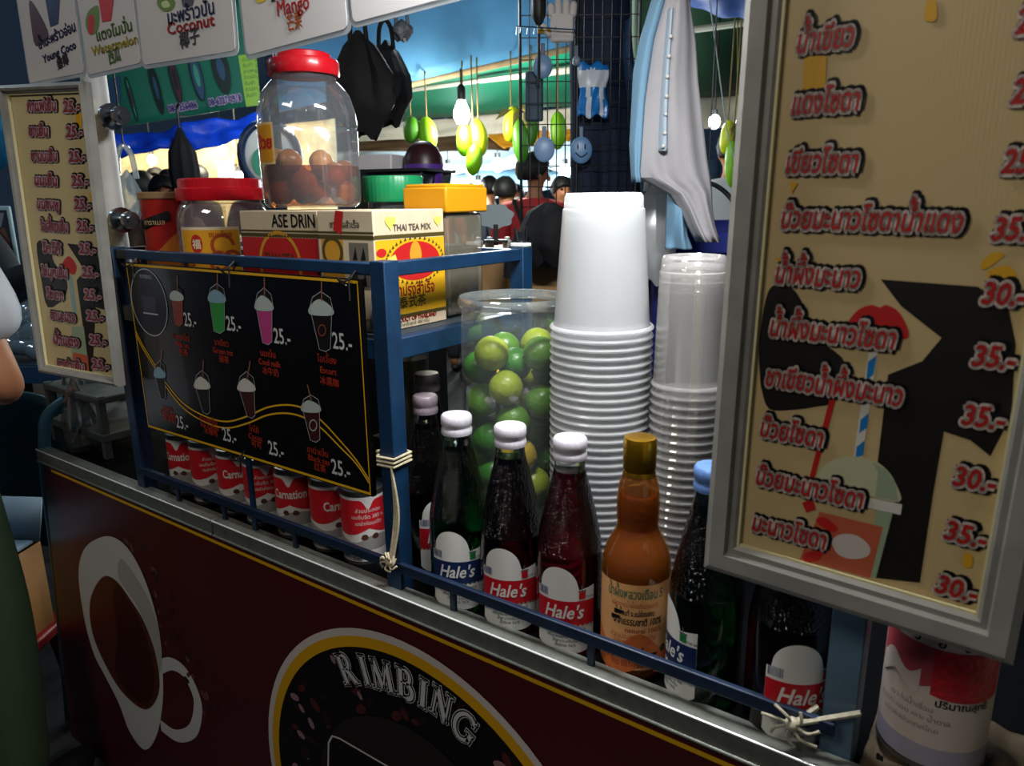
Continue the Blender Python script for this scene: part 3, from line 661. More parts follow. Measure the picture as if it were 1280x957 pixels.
bx = lambda px_, py_, y=YBT: aty(px_, py_, y).x
syrup_bottle('green syrup bottle with navy label, beside the corded blue post', bx(576, 700), YBT, GREEN_L, CAPW, 'navy')
syrup_bottle('dark red syrup bottle with red label, between the green and the ruby bottles', bx(640, 720), YBT, DRED_L, CAPW, 'red')
syrup_bottle('ruby red syrup bottle with red label, beside the amber honey bottle', bx(711, 740), YBT, RED_L, CAPW, 'red')
syrup_bottle('green syrup bottle with blue cap and side-turned navy label, beside the honey bottle', bx(882, 760), YBT, GREEN_L, CAPB, 'navy', -.95, 1.10)
syrup_bottle('dark red syrup bottle partly hidden under the big menu board', bx(989, 790, .75), .75, DRED_L, CAPW, 'red', .55, 1.16)
syrup_bottle('red syrup bottle with grey cap, standing in a second row behind the green one', bx(537, 560, .872), .872, RED_L, CAPG, 'red', -.9, 1.08).scale.z = 1.05
syrup_bottle('dark syrup bottle mostly hidden behind the corded blue post', -.742, .805, DRED_L, CAPG, 'red', .6, 1.0)

# honey bottle
hx = bx(791, 760)
t = thing('honey_bottle', 'amber honey bottle with gold cap and orange label', 'bottle', (hx, YBT + .006, ZC))
HP = [(0, 0), (.036, 0), (.041, .005), (.0425, .014), (.0425, .135), (.0418, .148), (.038, .164), (.031, .178), (.0262, .188), (.0248, .196), (.0258, .206), (.0258, .226), (.0235, .246), (.0185, .262), (.0175, .272)]
q = MB(); q.lathe(HP, 40); q.build('bottle_body', film('amber_glass', '#d98a34', .86, .04, .4, .25, .5, '#f6c684'), t, world=False)
q = MB(); q.lathe([(0, .006)] + [(r - .0022, z + (.003 if i < 3 else 0)) for i, (r, z) in enumerate(HP[1:12])] + [(.0225, .234), (0, .234)], 36); q.build('honey', mat('honey', '#b5681a', .12, 0, .62, 1.2), t, world=False)
q = MB(); q.lathe([(.0178, .256), (.0196, .257), (.0196, .262), (.0188, .264), (.0198, .267), (.0198, .300), (.0185, .3045), (.015, .3055), (0, .305)], 36); q.build('cap', mat('gold_cap', '#b98a1e', .28, .9), t, world=False)
q = MB(); pl = cyl_place((0, 0, 0), .0430, 0, .44); pz = cyl_place((0, 0, 0), .0434, 0, .44); pz2 = cyl_place((0, 0, 0), .0432, 0, .44)
cyl_patch(q, pl, -.056, .056, lambda u: .020, lambda u: .134, 0, 40); cyl_patch(q, pz2, -.056, .056, lambda u: .020 + .008 * sin(u * 60), lambda u: .058 + .012 * sin(u * 90 + 1), 1, 40)
cyl_text(q, 'น้ำผึ้งหลวงเดือน 5', pz, 0, .116, .017, 2, fit=.072, fat=.0004)
cyl_text(q, 'ผลิตจากน้ำผึ้งแท้ธรรมชาติ', pz, 0, .104, .009, 3, fit=.06); cyl_text(q, 'น้ำผึ้งแท้ จ.แม่ฮ่องสอน', pz, 0, .093, .010, 4, fit=.05, fat=.0002)
cyl_text(q, 'จากธรรมชาติ 100%', pz, .004, .081, .013, 4, fit=.062, slant=.2, fat=.0003); cyl_text(q, 'natural 100%', pz, .012, .071, .009, 5, fat=.0001)
for i, s_ in enumerate(('ส่วนประกอบสำคัญ', 'น้ำผึ้งดอกไม้ป่า 100%', 'เก็บในที่แห้ง')): cyl_text(q, s_, pz, -.002, .062 - .008 * i, .009, 3, fit=.058 - .008 * i)
cyl_text(q, 'ผลิตโดยเลี้ยงผึ้ง', pz, -.008, .039, .012, 4, fit=.046, slant=.2, fat=.0004); cyl_text(q, 'โทร 081-7551277', pz, 0, .024, .011, 5, fit=.058, fat=.0003)
for u_, v_ in ((-.026, .096), (.018, .040), (-.030, .088)):
    for k in range(3): cyl_patch(q, pz, u_ + .004 * k, u_ + .004 * k + .0045, lambda u: v_ - .003 + .001 * k, lambda u: v_ + .003, 4, 3)
cyl_patch(q, pz, .035, .045, lambda u: .045 - (max(0, .000025 - (u - .040) ** 2)) ** .5, lambda u: .045 + (max(0, .000025 - (u - .040) ** 2)) ** .5, 6, 12)
q.build('label', [mat('honey_label', '#dfa56a', .45), mat('honey_label_orange', '#c8692c', .45), mat('honey_green_text', '#4f6b52', .5), mat('honey_orange_text', '#b4542a', .5), BLACK, mat('honey_red_text', '#9c3418', .5), mat('dark_green_seal', '#1f3d24', .5)], t, world=False, fix=False)

# ================================================================== cans of milk behind the rail
CANM = [mat('can_metal', '#8f8d86', .3, .9), mat('can_red', '#b81c24', .35), mat('can_white', '#cfcac4', .4), mat('can_grey', '#8d8a88', .4), mat('can_brown', '#4a2a1c', .5)]
def milk_can(label, x, y, face, logo):
    t = thing('milk_can', label, 'can', (x, y, ZC), 0, 'milk cans in a row behind the guard rail')
    r = .0365; h = .128
    q = MB(); q.lathe([(0, .003), (r - .003, .003), (r - .001, 0), (r + .0006, .001), (r, .004), (r, h - .004), (r + .0006, h - .001), (r - .001, h), (r - .0025, h - .004), (0, h - .004)], 40, mi=0); q.build('can_body', CANM, t, world=False)
    q = MB(); pl = cyl_place((0, 0, 0), r + .0004, 0, face); p2 = cyl_place((0, 0, 0), r + .0007, 0, face); p3 = cyl_place((0, 0, 0), r + .0010, 0, face)
    W2 = pi * r * .995
    cyl_patch(q, pl, -W2, W2, lambda u: .006, lambda u: .118, 2, 56)
    cyl_patch(q, p2, -W2, W2, lambda u: .064 - .012 * abs(sin(u * 40)) , lambda u: .113 - .016 * max(0, cos(u * 80)) ** 6, 1, 72)
    cyl_patch(q, p2, -W2, W2, lambda u: .026, lambda u: .050 + .005 * sin(u * 70) - .006 * abs(sin(u * 40)), 3, 56)
    if logo: cyl_text(q, 'Carnation', p3, 0, .076, .0225, 2, fit=.064, fat=.0006)
    else:
        for i, s_ in enumerate(('ส่วนประกอบ', 'นมข้นจืด 385 ก.', 'เขย่าก่อนเปิด')): cyl_text(q, s_, p3, 0, .092 - .011 * i, .009, 2)
    for u_ in (-.008, .010): cyl_patch(q, p3, u_ - .006, u_ + .006, lambda u: .048 - (max(0, .000036 - (u - u_) ** 2)) ** .5 * .6, lambda u: .048 + (max(0, .000036 - (u - u_) ** 2)) ** .5, 4, 8)
    for i in range(10): cyl_patch(q, p3, -.030 + i * .0016, -.0292 + i * .0016, lambda u: .008, lambda u: .022, 4, 1)
    q.build('label', CANM, t, world=False, fix=False)
    return t
def fc(px_, y, ang): return math.atan2(-aty(px_, 600, y).x, y) * -1 + ang
CANS = [(240, -.55, True, 'milk can at the row end next to the blue corner post'), (267, .2, False, 'milk can showing its plain side, second from the blue corner post'), (300, .05, True, 'milk can third from the blue corner post, in front of a stay'), (332, .1, False, 'milk can showing its plain side, in the middle of the row'), (371, -.38, True, 'milk can fifth from the blue corner post, logo turned aside'), (414, .45, True, 'milk can sixth from the corner post, logo start in view'), (453, .2, False, 'milk can at the row end beside the corded post')]
for px_, an, lg, lb in CANS:
    x = aty(px_, 615, .775).x; milk_can('red and white ' + lb, x, .775, math.atan2(-x, .775) + an, lg)

# ================================================================== stacks of upturned plastic cups
MILKY = film('milky_plastic', '#f2f4f5', .46, .22, .55, .10, .3); CLEAR = film('clear_plastic_cup', '#f4f1ec', .74, .10, .5, .2, .5)
def cup_stack(cx, cy, n, pitch, r, rt, h, m_, label, group, lean=(0, 0)):
    q = MB(); q.lathe([(r - .004, .001), (r - .001, .0), (r, .0022), (r - .0015, .0046), (r - .0048, .005), (r - .006, .010), (r - .0065, .013), (rt + .0042, h - .020), (rt + .0026, h - .019), (rt + .0018, h - .004), (rt - .001, h), (rt - .005, h + .0004), (rt - .008, h - .004), (0, h - .004)], 48)
    first = None
    for i in range(n):
        loc = (cx + lean[0] * i, cy + lean[1] * i, ZC + pitch * i)
        pos = 'topmost cup of ' if i == n - 1 else 'lowest cup of ' if i == 0 else 'upturned cup inside '
        lb = pos + label
        if first is None: first = q.build('plastic_cup', m_, None); first.location = loc; o = first; o.rotation_euler = (0, 0, 0)
        else: o = first.copy(); COL.objects.link(o); o.location = loc
        tag(o, lb, 'cup', group)
    return o
c1 = aty(751, 460, .868)
cup_stack(c1.x, .868, 38, .01105, .0702, .0490, .176, MILKY, 'the milky white cup stack beside the lime jar', 'milky white cup stack')
c2 = aty(858, 480, .895)
cup_stack(c2.x - .006, .895, 30, .0117, .0490, .0385, .168, CLEAR, 'the clear cup stack next to the menu board', 'clear cup stack', (.0003, 0))

# ================================================================== jar of limes
JX, JY, JR = -.628, .884, .0805
JG = film('jar_plastic', '#dfe9e6', .93, .05, .3, .16, .35)
t = thing('lime_jar', 'large clear open jar full of green limes', 'jar', (JX, JY, ZC))
q = MB(); q.lathe([(0, .003), (JR - .008, .002), (JR - .001, .008), (JR, .02), (JR, .40), (JR - .002, .418), (JR - .001, .430)], 56); q.build('jar_wall', JG, t, world=False)
q = MB(); q.lathe([(JR - .003, .426), (JR + .001, .426), (JR + .0035, .431), (JR + .0035, .436), (JR + .001, .441), (JR - .003, .440), (JR - .004, .433), (JR - .003, .426)], 56); q.build('rim', film('jar_rim_plastic', '#e6f0ee', .78, .08, .4, .4), t, world=False)
LIM = [mat('lime_green', '#4f7d1e', .35, var=.2, scale=25, bump=.25, bscale=160), mat('lime_dark_green', '#2f6a1c', .33, var=.2, scale=25, bump=.25, bscale=160), mat('lime_yellow_green', '#8a9a26', .35, var=.2, scale=25, bump=.25, bscale=160), mat('lime_yellow', '#b59a24', .35, var=.15, scale=25, bump=.25, bscale=160)]
LADJ = ['green', 'dark green', 'yellow-green', 'yellow']
protos = []
for m_ in LIM:
    q = MB(); q.ell((0, 0, 0), (.0255, .0255, .0265), 0, 24, 16, wob=lambda p: 1 + .05 * max(0, p.z - .93) * 14 * .1 + .012 * sin(5 * p.x + 3 * p.y))
    o = q.build('lime', m_); q = MB(); q.lathe([(0, .0285), (.0018, .0283), (.003, .0268), (.0035, .0262)], 10); q.build('stem_scar', mat('stem_scar', '#6b6a35', .7), o, world=False); protos.append(o)
pts = []; lr = .0262
rr = random.Random(3); zz_ = .012 + lr
tries = 0
def settle(x, y):                                    # lowest resting height at (x, y)
    z = .006 + lr
    for p in pts:
        d2 = (p[0] - x) ** 2 + (p[1] - y) ** 2
        if d2 < (2 * lr) ** 2: z = max(z, p[2] + ((2 * lr) ** 2 - d2) ** .5)
    return z
lim = JR - lr - .0015
while len(pts) < 52:
    best = None
    for k in range(60):
        a = rr.uniform(0, 2 * pi); r0 = lim * rr.choice([1, 1, 1, rr.random() ** .5]); x, y = r0 * cos(a), r0 * sin(a); z = settle(x, y)
        if best is None or z < best[2]: best = (x, y, z)
    if best[2] > .385: break
    pts.append(best)
used = set()
for i, (x, y, z) in enumerate(pts):
    k = rr.choices([0, 1, 2, 3], [5, 5, 3, 1.6])[0]
    if z > .33: k = rr.choice([0, 1, 2])
    o = protos[k] if k not in used else copy_tree(protos[k])
    used.add(k); o.location = (JX + x, JY + y, ZC + z); o.rotation_euler = (rr.uniform(-2, 2), rr.uniform(-2, 2), rr.uniform(0, 6))
    wh = 'near the mouth of' if z > .30 else 'in the middle of' if z > .15 else 'at the bottom of'
    tag(o, LADJ[k] + ' lime ' + wh + ' the big clear jar', 'lime', LADJ[k] + ' limes ' + wh + ' the jar')

# ================================================================== things on the rack shelf
CREAMB = mat('carton_cream', '#cbb99a', .5, var=.06); TEAR = mat('tea_red', '#b5201e', .4); TEAY = mat('tea_yellow', '#d8a31a', .4); GOLDL = mat('carton_gold', '#7a6a2a', .45)
def tea_carton(label, x0, x1, y0, y1, z1, front_mat, front_txt):
    z0 = SHZ; t = thing('tea_carton', label, 'carton', ((x0 + x1) / 2, (y0 + y1) / 2, z0), 0, 'tea cartons on the rack shelf')
    q = MB(); q.box(((x0 + x1) / 2, (y0 + y1) / 2, (z0 + z1) / 2), (x1 - x0, y1 - y0, z1 - z0)); q.build('carton_body', CREAMB, t, bevel=.002)
    h = z1 - z0; F = Plane((x0, y0, z0), (1, 0, 0), (0, 0, 1)); S = Plane((x1, y0, z0), (0, 1, 0), (0, 0, 1)); wf = x1 - x0; ws = y1 - y0
    q = MB()
    F.shape(q, [(.002, .02), (wf - .002, .02), (wf - .002, h * .76), (.002, h * .76)], .0006, 1 if front_mat == 'red' else 0)
    F.band(q, [(0, h * .785), (wf, h * .785)], .005, .0007, 4); F.band(q, [(0, h * .82), (wf, h * .82)], .003, .0007, 4)
    for k in range(26): F.shape(q, [(wf * (k + .1) / 26, h * .765), (wf * (k + .8) / 26, h * .765), (wf * (k + .45) / 26, h * .80)], .0009, 4)
    if front_mat == 'red':
        cx = wf * .5; F.band(q, [(cx + .05 * cos(R(a)), h * .52 + .05 * sin(R(a))) for a in range(0, 361, 12)], .006, .0009, 3)
        F.text(q, front_txt, wf - .004, h * .855, .028, .0009, 5, 'r', fit=.105, fat=.0005)
        F.text(q, 'THAI TEA', cx, h * .55, .018, .0011, 4, 'c', fat=.0004)
    else:
        F.shape(q, [(wf * .06, h * .12), (wf * .46, h * .12), (wf * .46, h * .76), (wf * .06, h * .76)], .0008, 3); F.band(q, [(wf * .26 + .02 * cos(R(a)), h * .66 + .02 * sin(R(a))) for a in range(0, 361, 20)], .006, .001, 4)
        for r0 in (.36, .57): F.shape(q, [(wf * .56, h * r0), (wf * .9, h * r0), (wf * .9, h * (r0 + .17)), (wf * .56, h * (r0 + .17))], .0008, 6); F.shape(q, [(wf * .62, h * (r0 + .03)), (wf * .70, h * (r0 + .03)), (wf * .68, h * (r0 + .14))], .001, 5); F.shape(q, [(wf * .76, h * (r0 + .03)), (wf * .85, h * (r0 + .03)), (wf * .82, h * (r0 + .14))], .001, 5)
        F.text(q, 'ชาปรุงสำเร็จ', wf * .5, h * .86, .013, .0009, 6, 'c', fat=.0003)
        F.shape(q, [(wf * .30, h * .84), (wf * .44, h * .80), (wf * .50, h * .99), (wf * .36, h)], .0011, 1)
    # wide side: yellow with a red oval
    S.shape(q, [(.002, h * .13), (ws - .002, h * .13), (ws - .002, h * .76), (.002, h * .76)], .0006, 2)
    S.band(q, [(0, h * .785), (ws, h * .785)], .005, .0007, 4)
    S.band(q, [(0, h * .115), (ws, h * .115)], .004, .0007, 4)
    for k in range(30): S.shape(q, [(ws * (k + .1) / 30, h * .77), (ws * (k + .8) / 30, h * .77), (ws * (k + .45) / 30, h * .81)], .0009, 4); S.shape(q, [(ws * (k + .1) / 30, h * .10), (ws * (k + .8) / 30, h * .10), (ws * (k + .45) / 30, h * .13)], .0009, 4)
    ov = [(ws * .55 + ws * .36 * cos(R(a)), h * .57 + h * .165 * sin(R(a))) for a in range(0, 360, 8)]
    S.shape(q, ov, .0009, 1)
    for a in range(0, 360, 10):
        x, y = ws * .55 + ws * .41 * cos(R(a)), h * .57 + h * .19 * sin(R(a)); S.shape(q, [(x - .003, y - .002), (x + .003, y - .001), (x, y + .004)], .0010, 4)
    S.shape(q, [(ws * .55 + .013 * cos(R(a)), h * .61 + .022 * sin(R(a)) * (1 if sin(R(a)) > 0 else .45)) for a in range(0, 360, 15)], .0012, 3)
    S.text(q, 'ชาไทย', ws * .55, h * .48, .020, .0012, 3, 'c', fat=.0004)
    S.shape(q, [(ws * .14, h * .60), (ws * .26, h * .64), (ws * .32, h * .52), (ws * .20, h * .48)], .0014, 7); S.shape(q, [(ws * .08 + .010 * cos(R(a)), h * .66 + .006 * sin(R(a))) for a in range(0, 360, 20)], .0012, 1)
    S.text(q, 'ชาปรุงสำเร็จ', ws * .52, h * .285, .024, .0009, 1, 'c', fit=.090, fat=.0004)
    S.text(q, '泰式茶', ws * .48, h * .185, .020, .0009, 4, 'c', fat=.0003)
    S.text(q, 'PRODUCT OF THAILAND', ws * .5, h * .065, .0095, .0009, 1, 'c', fit=.1, fat=.0003); S.text(q, 'น้ำหนักสุทธิ 400 กรัม', ws * .5, h * .025, .008, .0009, 6, 'c')
    S.text(q, 'THAI TEA MIX', ws * .52, h * .83, .013, .0009, 6, 'c', fat=.0003)
    for u0, sc in ((ws * .22, 1.0), (ws * .90, .8)):
        S.shape(q, [(u0 + sc * .011 * sin(t_) ** 3 * 1.0, h * .90 + sc * .0115 * (13 * cos(t_) - 5 * cos(2 * t_) - 2 * cos(3 * t_) - cos(4 * t_)) / 16) for t_ in [2 * pi * k / 24 for k in range(24)]], .0009, 7)
    q.build('printed_panels', [CREAMB, TEAR, TEAY, mat('tea_gold', '#c98f2a', .4), mat('tea_olive', '#4a4018', .5), BLACK, mat('tea_grey', '#6d6658', .5), mat('tea_pale_yellow', '#d3c35a', .45)], t, fix=False)
    return t
tea_carton('cream tea carton with yellow side and red oval, next to the blue post', -.886, -.768, .742, .893, 1.421, 'panel', '')
tea_carton('cream tea carton with red front under the jar of plums', -1.085, -.892, .748, .893, 1.421, 'red', 'ASE DRIN')
# plum jar
PJ = V((-.992, .826, 1.4225))
t = thing('plum_jar', 'tall clear plastic jar with red lid holding brown pickled plums', 'jar', PJ)
q = MB(); wb = lambda a, z: 1 + .012 * cos(8 * a) * (1 if .03 < z < .15 else 0)
q.lathe([(0, .003), (.070, .002), (.077, .008), (.0785, .022), (.0785, .120), (.0760, .125), (.0785, .130), (.0770, .150), (.0690, .176), (.0560, .192), (.0500, .197), (.0500, .212)], 56, wob=wb); q.build('jar_wall', film('pet_jar', '#e3edf2', .88, .07, .45, .2, .4), t, world=False)
q = MB(); q.lathe([(.0505, .204), (.0545, .204), (.0555, .207), (.0555, .224), (.054, .227), (.045, .228), (.0435, .236), (.040, .238), (0, .238)], 96, wob=lambda a, z: 1 + (.008 * (1 if sin(40 * a) > 0 else 0) if .205 < z < .226 else 0)); q.build('lid', mat('red_lid', '#c41420', .3, coat=.3), t, world=False)
q = MB(); q.lathe([(0, .005), (.068, .005), (.0755, .011), (.0765, .022), (.0765, .066), (0, .066)], 40); q.build('syrup', film('plum_syrup', '#b0701e', .80, .05, .7, .05, .2, '#e6b070'), t, world=False)
q = MB(); pl = cyl_place((0, 0, 0), .0797, 0, -.08); p2 = cyl_place((0, 0, 0), .0801, 0, -.08)
cyl_patch(q, pl, -.026, .020, lambda u: .068, lambda u: .130, 0, 16); cyl_patch(q, p2, -.022, .016, lambda u: .072, lambda u: .126, 2, 16); cyl_text(q, 'บ๊วย', cyl_place((0, 0, 0), .0804, 0, -.08), -.003, .092, .024, 1, fat=.0012)
q.build('label', [mat('label_cream', '#cbb27c', .5), RED, mat('label_amber', '#cf8f1c', .45)], t, world=False, fix=False)
PL = [mat('plum_brown', '#9a5c1e', .35, var=.3, scale=30, bump=.3, bscale=90), mat('plum_tan', '#b87a34', .35, var=.3, scale=30, bump=.3, bscale=90)]
pp = []
for m_ in PL:
    q = MB(); q.ell((0, 0, 0), (.0195, .0195, .019), 0, 20, 14, wob=lambda p: 1 + .03 * sin(7 * p.x + 2) * cos(6 * p.y) - .05 * max(0, p.z - .9) * 8); pp.append(q.build('pickled_plum', m_))
pts = []; lr = .0198; lim = .0752 - lr - .002
while len(pts) < 22:
    best = None
    for k in range(50):
        a = rr.uniform(0, 2 * pi); r0 = lim * rr.choice([1, 1, rr.random() ** .5]); x, y = r0 * cos(a), r0 * sin(a); z = settle(x, y) + 0
        if best is None or z < best[2]: best = (x, y, z)
    if best[2] > .078: break
    pts.append(best)
used = set()
for i, (x, y, z) in enumerate(pts):
    k = i % 2; o = pp[k] if k not in used else pp[k].copy()
    if k in used: COL.objects.link(o)
    used.add(k); o.location = PJ + V((x, y, z)); o.rotation_euler = (rr.uniform(-1, 1), rr.uniform(-1, 1), rr.uniform(0, 6))
    wh = 'in the top layer' if z > .05 else 'in the lower layer'
    tag(o, ('dark brown' if k == 0 else 'tan') + ' pickled plum ' + wh + ' of the red-lidded jar', 'plum', 'pickled plums ' + wh)
# low wide jar with red lid
rj = aty(281, 290, .822)
t = thing('candy_jar', 'wide clear jar with ribbed red lid and yellow label', 'jar', (rj.x, .822, SHZ))
q = MB(); q.lathe([(0, .003), (.074, .002), (.080, .008), (.081, .02), (.081, .150), (.079, .170), (.073, .184), (.069, .188), (.069, .204)], 56); q.build('jar_wall', film('pet_jar_rosy', '#e0c9cc', .80, .06, .4, .3), t, world=False)
q = MB(); q.lathe([(.069, .192), (.0755, .192), (.0765, .195), (.0765, .212), (.074, .214), (.071, .2145), (.071, .228), (.069, .2305), (0, .2305)], 120, wob=lambda a, z: 1 + (.010 * (1 if sin(44 * a) > 0 else 0) if .193 < z < .229 else 0)); q.build('lid', MC['red_lid'], t, world=False)
q = MB(); pl = cyl_place((0, 0, 0), .0815, 0, .55); p2 = cyl_place((0, 0, 0), .0818, 0, .55); p3 = cyl_place((0, 0, 0), .0821, 0, .55)
cyl_patch(q, pl, -.052, .060, lambda u: .05, lambda u: .147, 3, 28); cyl_patch(q, p2, -.050, .058, lambda u: .052, lambda u: .142, 0, 28)
for u0, v0, r0, a0, a1 in ((.030, .115, .018, 0, 300), (.022, .088, .016, 60, 400), (.044, .092, .013, 0, 280), (-.036, .088, .012, 60, 330)):
    for k in range(14):
        t0 = R(a0 + (a1 - a0) * k / 14); t1 = R(a0 + (a1 - a0) * (k + 1.4) / 14)
        q.add([p3(u0 + (r0 - .003) * cos(t0), v0 + (r0 - .003) * sin(t0)), p3(u0 + (r0 + .003) * cos(t0), v0 + (r0 + .003) * sin(t0)), p3(u0 + (r0 + .003) * cos(t1), v0 + (r0 + .003) * sin(t1)), p3(u0 + (r0 - .003) * cos(t1), v0 + (r0 - .003) * sin(t1))], [(0, 1, 2, 3)], 1)
cyl_patch(q, p3, -.028, -.004, lambda u: .118 - (max(0, .000144 - (u + .016) ** 2)) ** .5 * 1.35, lambda u: .118 + (max(0, .000144 - (u + .016) ** 2)) ** .5 * 1.35, 2, 16)
cyl_text(q, '福', cyl_place((0, 0, 0), .0824, 0, .55), -.016, .111, .018, 3, fat=.0004); cyl_text(q, 'ขนมไทย', cyl_place((0, 0, 0), .0824, 0, .55), .028, .130, .012, 1, fat=.0003)
q.build('label', [mat('label_orange_yellow', '#d8981c', .45), mat('label_brick', '#a8461c', .45), RED, mat('label_pale', '#d9c9a8', .45)], t, world=False, fix=False)
q = MB(); q.lathe([(0, .006), (.070, .006), (.075, .015), (.075, .09), (.06, .105), (0, .11)], 32); q.build('sweets', mat('pink_sweets', '#8d3a44', .5, var=.3, scale=40, bump=.6, bscale=80), t, world=False)
# red tub at the rack end
rx = aty(212, 290, .785).x
t = thing('red_tub', 'red and orange printed tub at the rack end beside the white pole', 'tub', (rx, .785, SHZ))
q = MB(); q.lathe([(0, .002), (.036, .002), (.041, .008), (.044, .15), (.046, .198), (.047, .204), (0, .204)], 40); q.build('tub_wall', mat('tub_red', '#9e1c16', .4, var=.15, scale=14), t, world=False)
q = MB(); pl = cyl_place((0, 0, 0), .0455, 0, .9); cyl_patch(q, pl, -.065, .065, lambda u: .05, lambda u: .118 + .02 * sin(u * 50), 0, 24); cyl_patch(q, cyl_place((0, 0, 0), .0475, 0, .9), -.06, .01, lambda u: .156 + .3 * u, lambda u: .172 + .3 * u, 1, 12)
cyl_text(q, 'คาราเมล', cyl_place((0, 0, 0), .0479, 0, .9), -.02, .150, .013, 2); q.build('label', [mat('tub_orange', '#b9671c', .45), BLACK, mat('tub_cream', '#c9a878', .5)], t, world=False, fix=False)
q = MB(); q.lathe([(.0472, .196), (.0485, .197), (.0485, .207), (.046, .209), (0, .209)], 40); q.build('lid', mat('tub_lid', '#8a6a4a', .5), t, world=False)
# tan and green carton seen behind the candy jar
t = thing('tan_carton', 'tan carton with green lower band behind the candy jar', 'carton', (-1.20, .965, SHZ))
q = MB(); q.box((-1.20, .965, SHZ + .085), (.21, .08, .17)); q.build('carton_body', mat('carton_tan', '#a58d63', .6, var=.08), t, bevel=.002)
F = Plane((-1.305, .9245, SHZ), (1, 0, 0), (0, 0, 1)); q = MB(); F.shape(q, [(0, .03), (.21, .03), (.21, .092), (0, .092)], .0006, 0); F.band(q, [(0, .098), (.21, .098)], .003, .0007, 1); F.text(q, '0 18 88', .13, .11, .02, .0007, 2, 'l'); F.shape(q, [(.05, .045), (.09, .045), (.09, .08), (.05, .08)], .0008, 3); F.shape(q, [(.14 + .03 * cos(R(a)), .062 + .013 * sin(R(a))) for a in range(0, 360, 20)], .0008, 1)
q.build('printed_panels', [mat('carton_green', '#1e4a30', .5), mat('carton_olive', '#77702f', .5), BLACK, CREAMB], t, fix=False)
# green-lidded jar
gx = aty(492, 250, .955).x
t = thing('green_lid_jar', 'clear jar with ribbed green lid behind the tea carton', 'jar', (gx, .955, SHZ))
q = MB(); q.lathe([(0, .003), (.044, .002), (.049, .008), (.049, .16), (.044, .178), (.043, .20)], 40); q.build('jar_wall', JG, t, world=False)
q = MB(); q.lathe([(.0435, .186), (.0505, .186), (.0515, .189), (.0515, .226), (.050, .229), (0, .2295)], 120, wob=lambda a, z: 1 + (.012 * (1 if sin(40 * a) > 0 else 0) if .187 < z < .228 else 0)); q.build('lid', mat('green_lid', '#16804e', .35), t, world=False)
q = MB(); q.lathe([(0, .006), (.044, .006), (.046, .012), (.046, .12), (0, .125)], 30); q.build('powder', mat('brown_powder', '#6a4a2c', .8, var=.2, scale=60), t, world=False)
# square jar with amber lid
t = thing('square_jar', 'square glass jar with amber yellow lid behind the tea carton', 'jar', (-.812, .951, SHZ))
q = MB(); q.box((-.812, .951, SHZ + .085), (.080, .094, .165)); q.build('jar_wall', film('square_jar_glass', '#cfc9b0', .78, .06, .3, .3), t, bevel=.006)
q = MB(); q.box((-.812, .951, SHZ + .060), (.070, .084, .112)); q.build('dried_tea', mat('dried_tea', '#5d4a2c', .8, var=.5, scale=50, bump=.8, bscale=60), t, bevel=.006)
q = MB(); q.box((-.812, .951, SHZ + .188), (.092, .106, .040)); q.box((-.812, .951, SHZ + .210), (.086, .1, .006)); q.build('lid', mat('amber_lid', '#c98a12', .35), t, bevel=.004)
q = MB(); q.lathe([(.034, .160), (.038, .162), (.038, .170), (.034, .172)], 30, (0, 0, 0)); o = q.build('collar', MC['aluminium'], t, world=False)

# ================================================================== low things seen between the post and the lime jar
t = thing('iced_tea_cup', 'small clear cup of pale iced tea with a grey straw beside the post', 'cup', (aty(513, 520, .957).x, .957, ZC + .1455))
q = MB(); q.lathe([(0, .002), (.028, .002), (.038, .20), (.0395, .203), (.0385, .205)], 32); q.build('cup_wall', CLEAR, t, world=False)
q = MB(); q.lathe([(0, .004), (.0272, .004), (.035, .155), (0, .155)], 28); q.build('tea', mat('pale_tea', '#b09a68', .3), t, world=False)
q = MB(); q.tube([(0, 0, .02), (.012, .01, .30)], .006, 12); q.build('straw', mat('grey_straw', '#9aa3a8', .4), t, world=False)
q = MB(); F = Plane((-.995, 1.000, ZC + .1455), (1, 0, 0), (-.03, .10, 1)); q.slab([F.at(0, 0), F.at(.075, 0), F.at(.075, .165), F.at(0, .165)], F.n * -.004)
o = q.build('paper_card', mat('card_white', '#d6d2cc', .5)); tag(o, 'white paper card with orange and pink drops behind the red bottle', 'card')
q = MB()
for i in range(12):
    u_, v_ = rr.uniform(.01, .065), rr.uniform(.015, .150); s_ = rr.uniform(.005, .010); F.shape(q, [(u_ + s_ * cos(R(a)), v_ + s_ * 1.3 * sin(R(a))) for a in range(0, 360, 30)], .0008 + .00005 * i, i % 3)
q.build('printed_drops', [mat('drop_orange', '#d0752c', .5), mat('drop_pink', '#c98f8f', .5), mat('drop_red', '#b9543c', .5)], o, fix=False)
q = MB(); q.box((-.905, .972, ZC + .0725), (.19, .088, .144)); tag(q.build('grey_carton', mat('grey_card', '#3a4045', .6), bevel=.003), 'dark grey carton under the paper card inside the rack', 'carton')
t = thing('ladle', 'white round ladle leaning on the grey carton inside the rack', 'ladle', (-.793, .945, ZC))
q = MB(); q.tube([(0, 0, 0), (.01, .01, .13), (.012, .012, .27)], .005, 10); q.build('handle', mat('ladle_grey', '#8ea0ac', .35), t, world=False)
q = MB(); q.ell((.012, .012, .285), (.014, .012, .016)); q.build('bowl', mat('ladle_white', '#cfc8b4', .4), t, world=False)

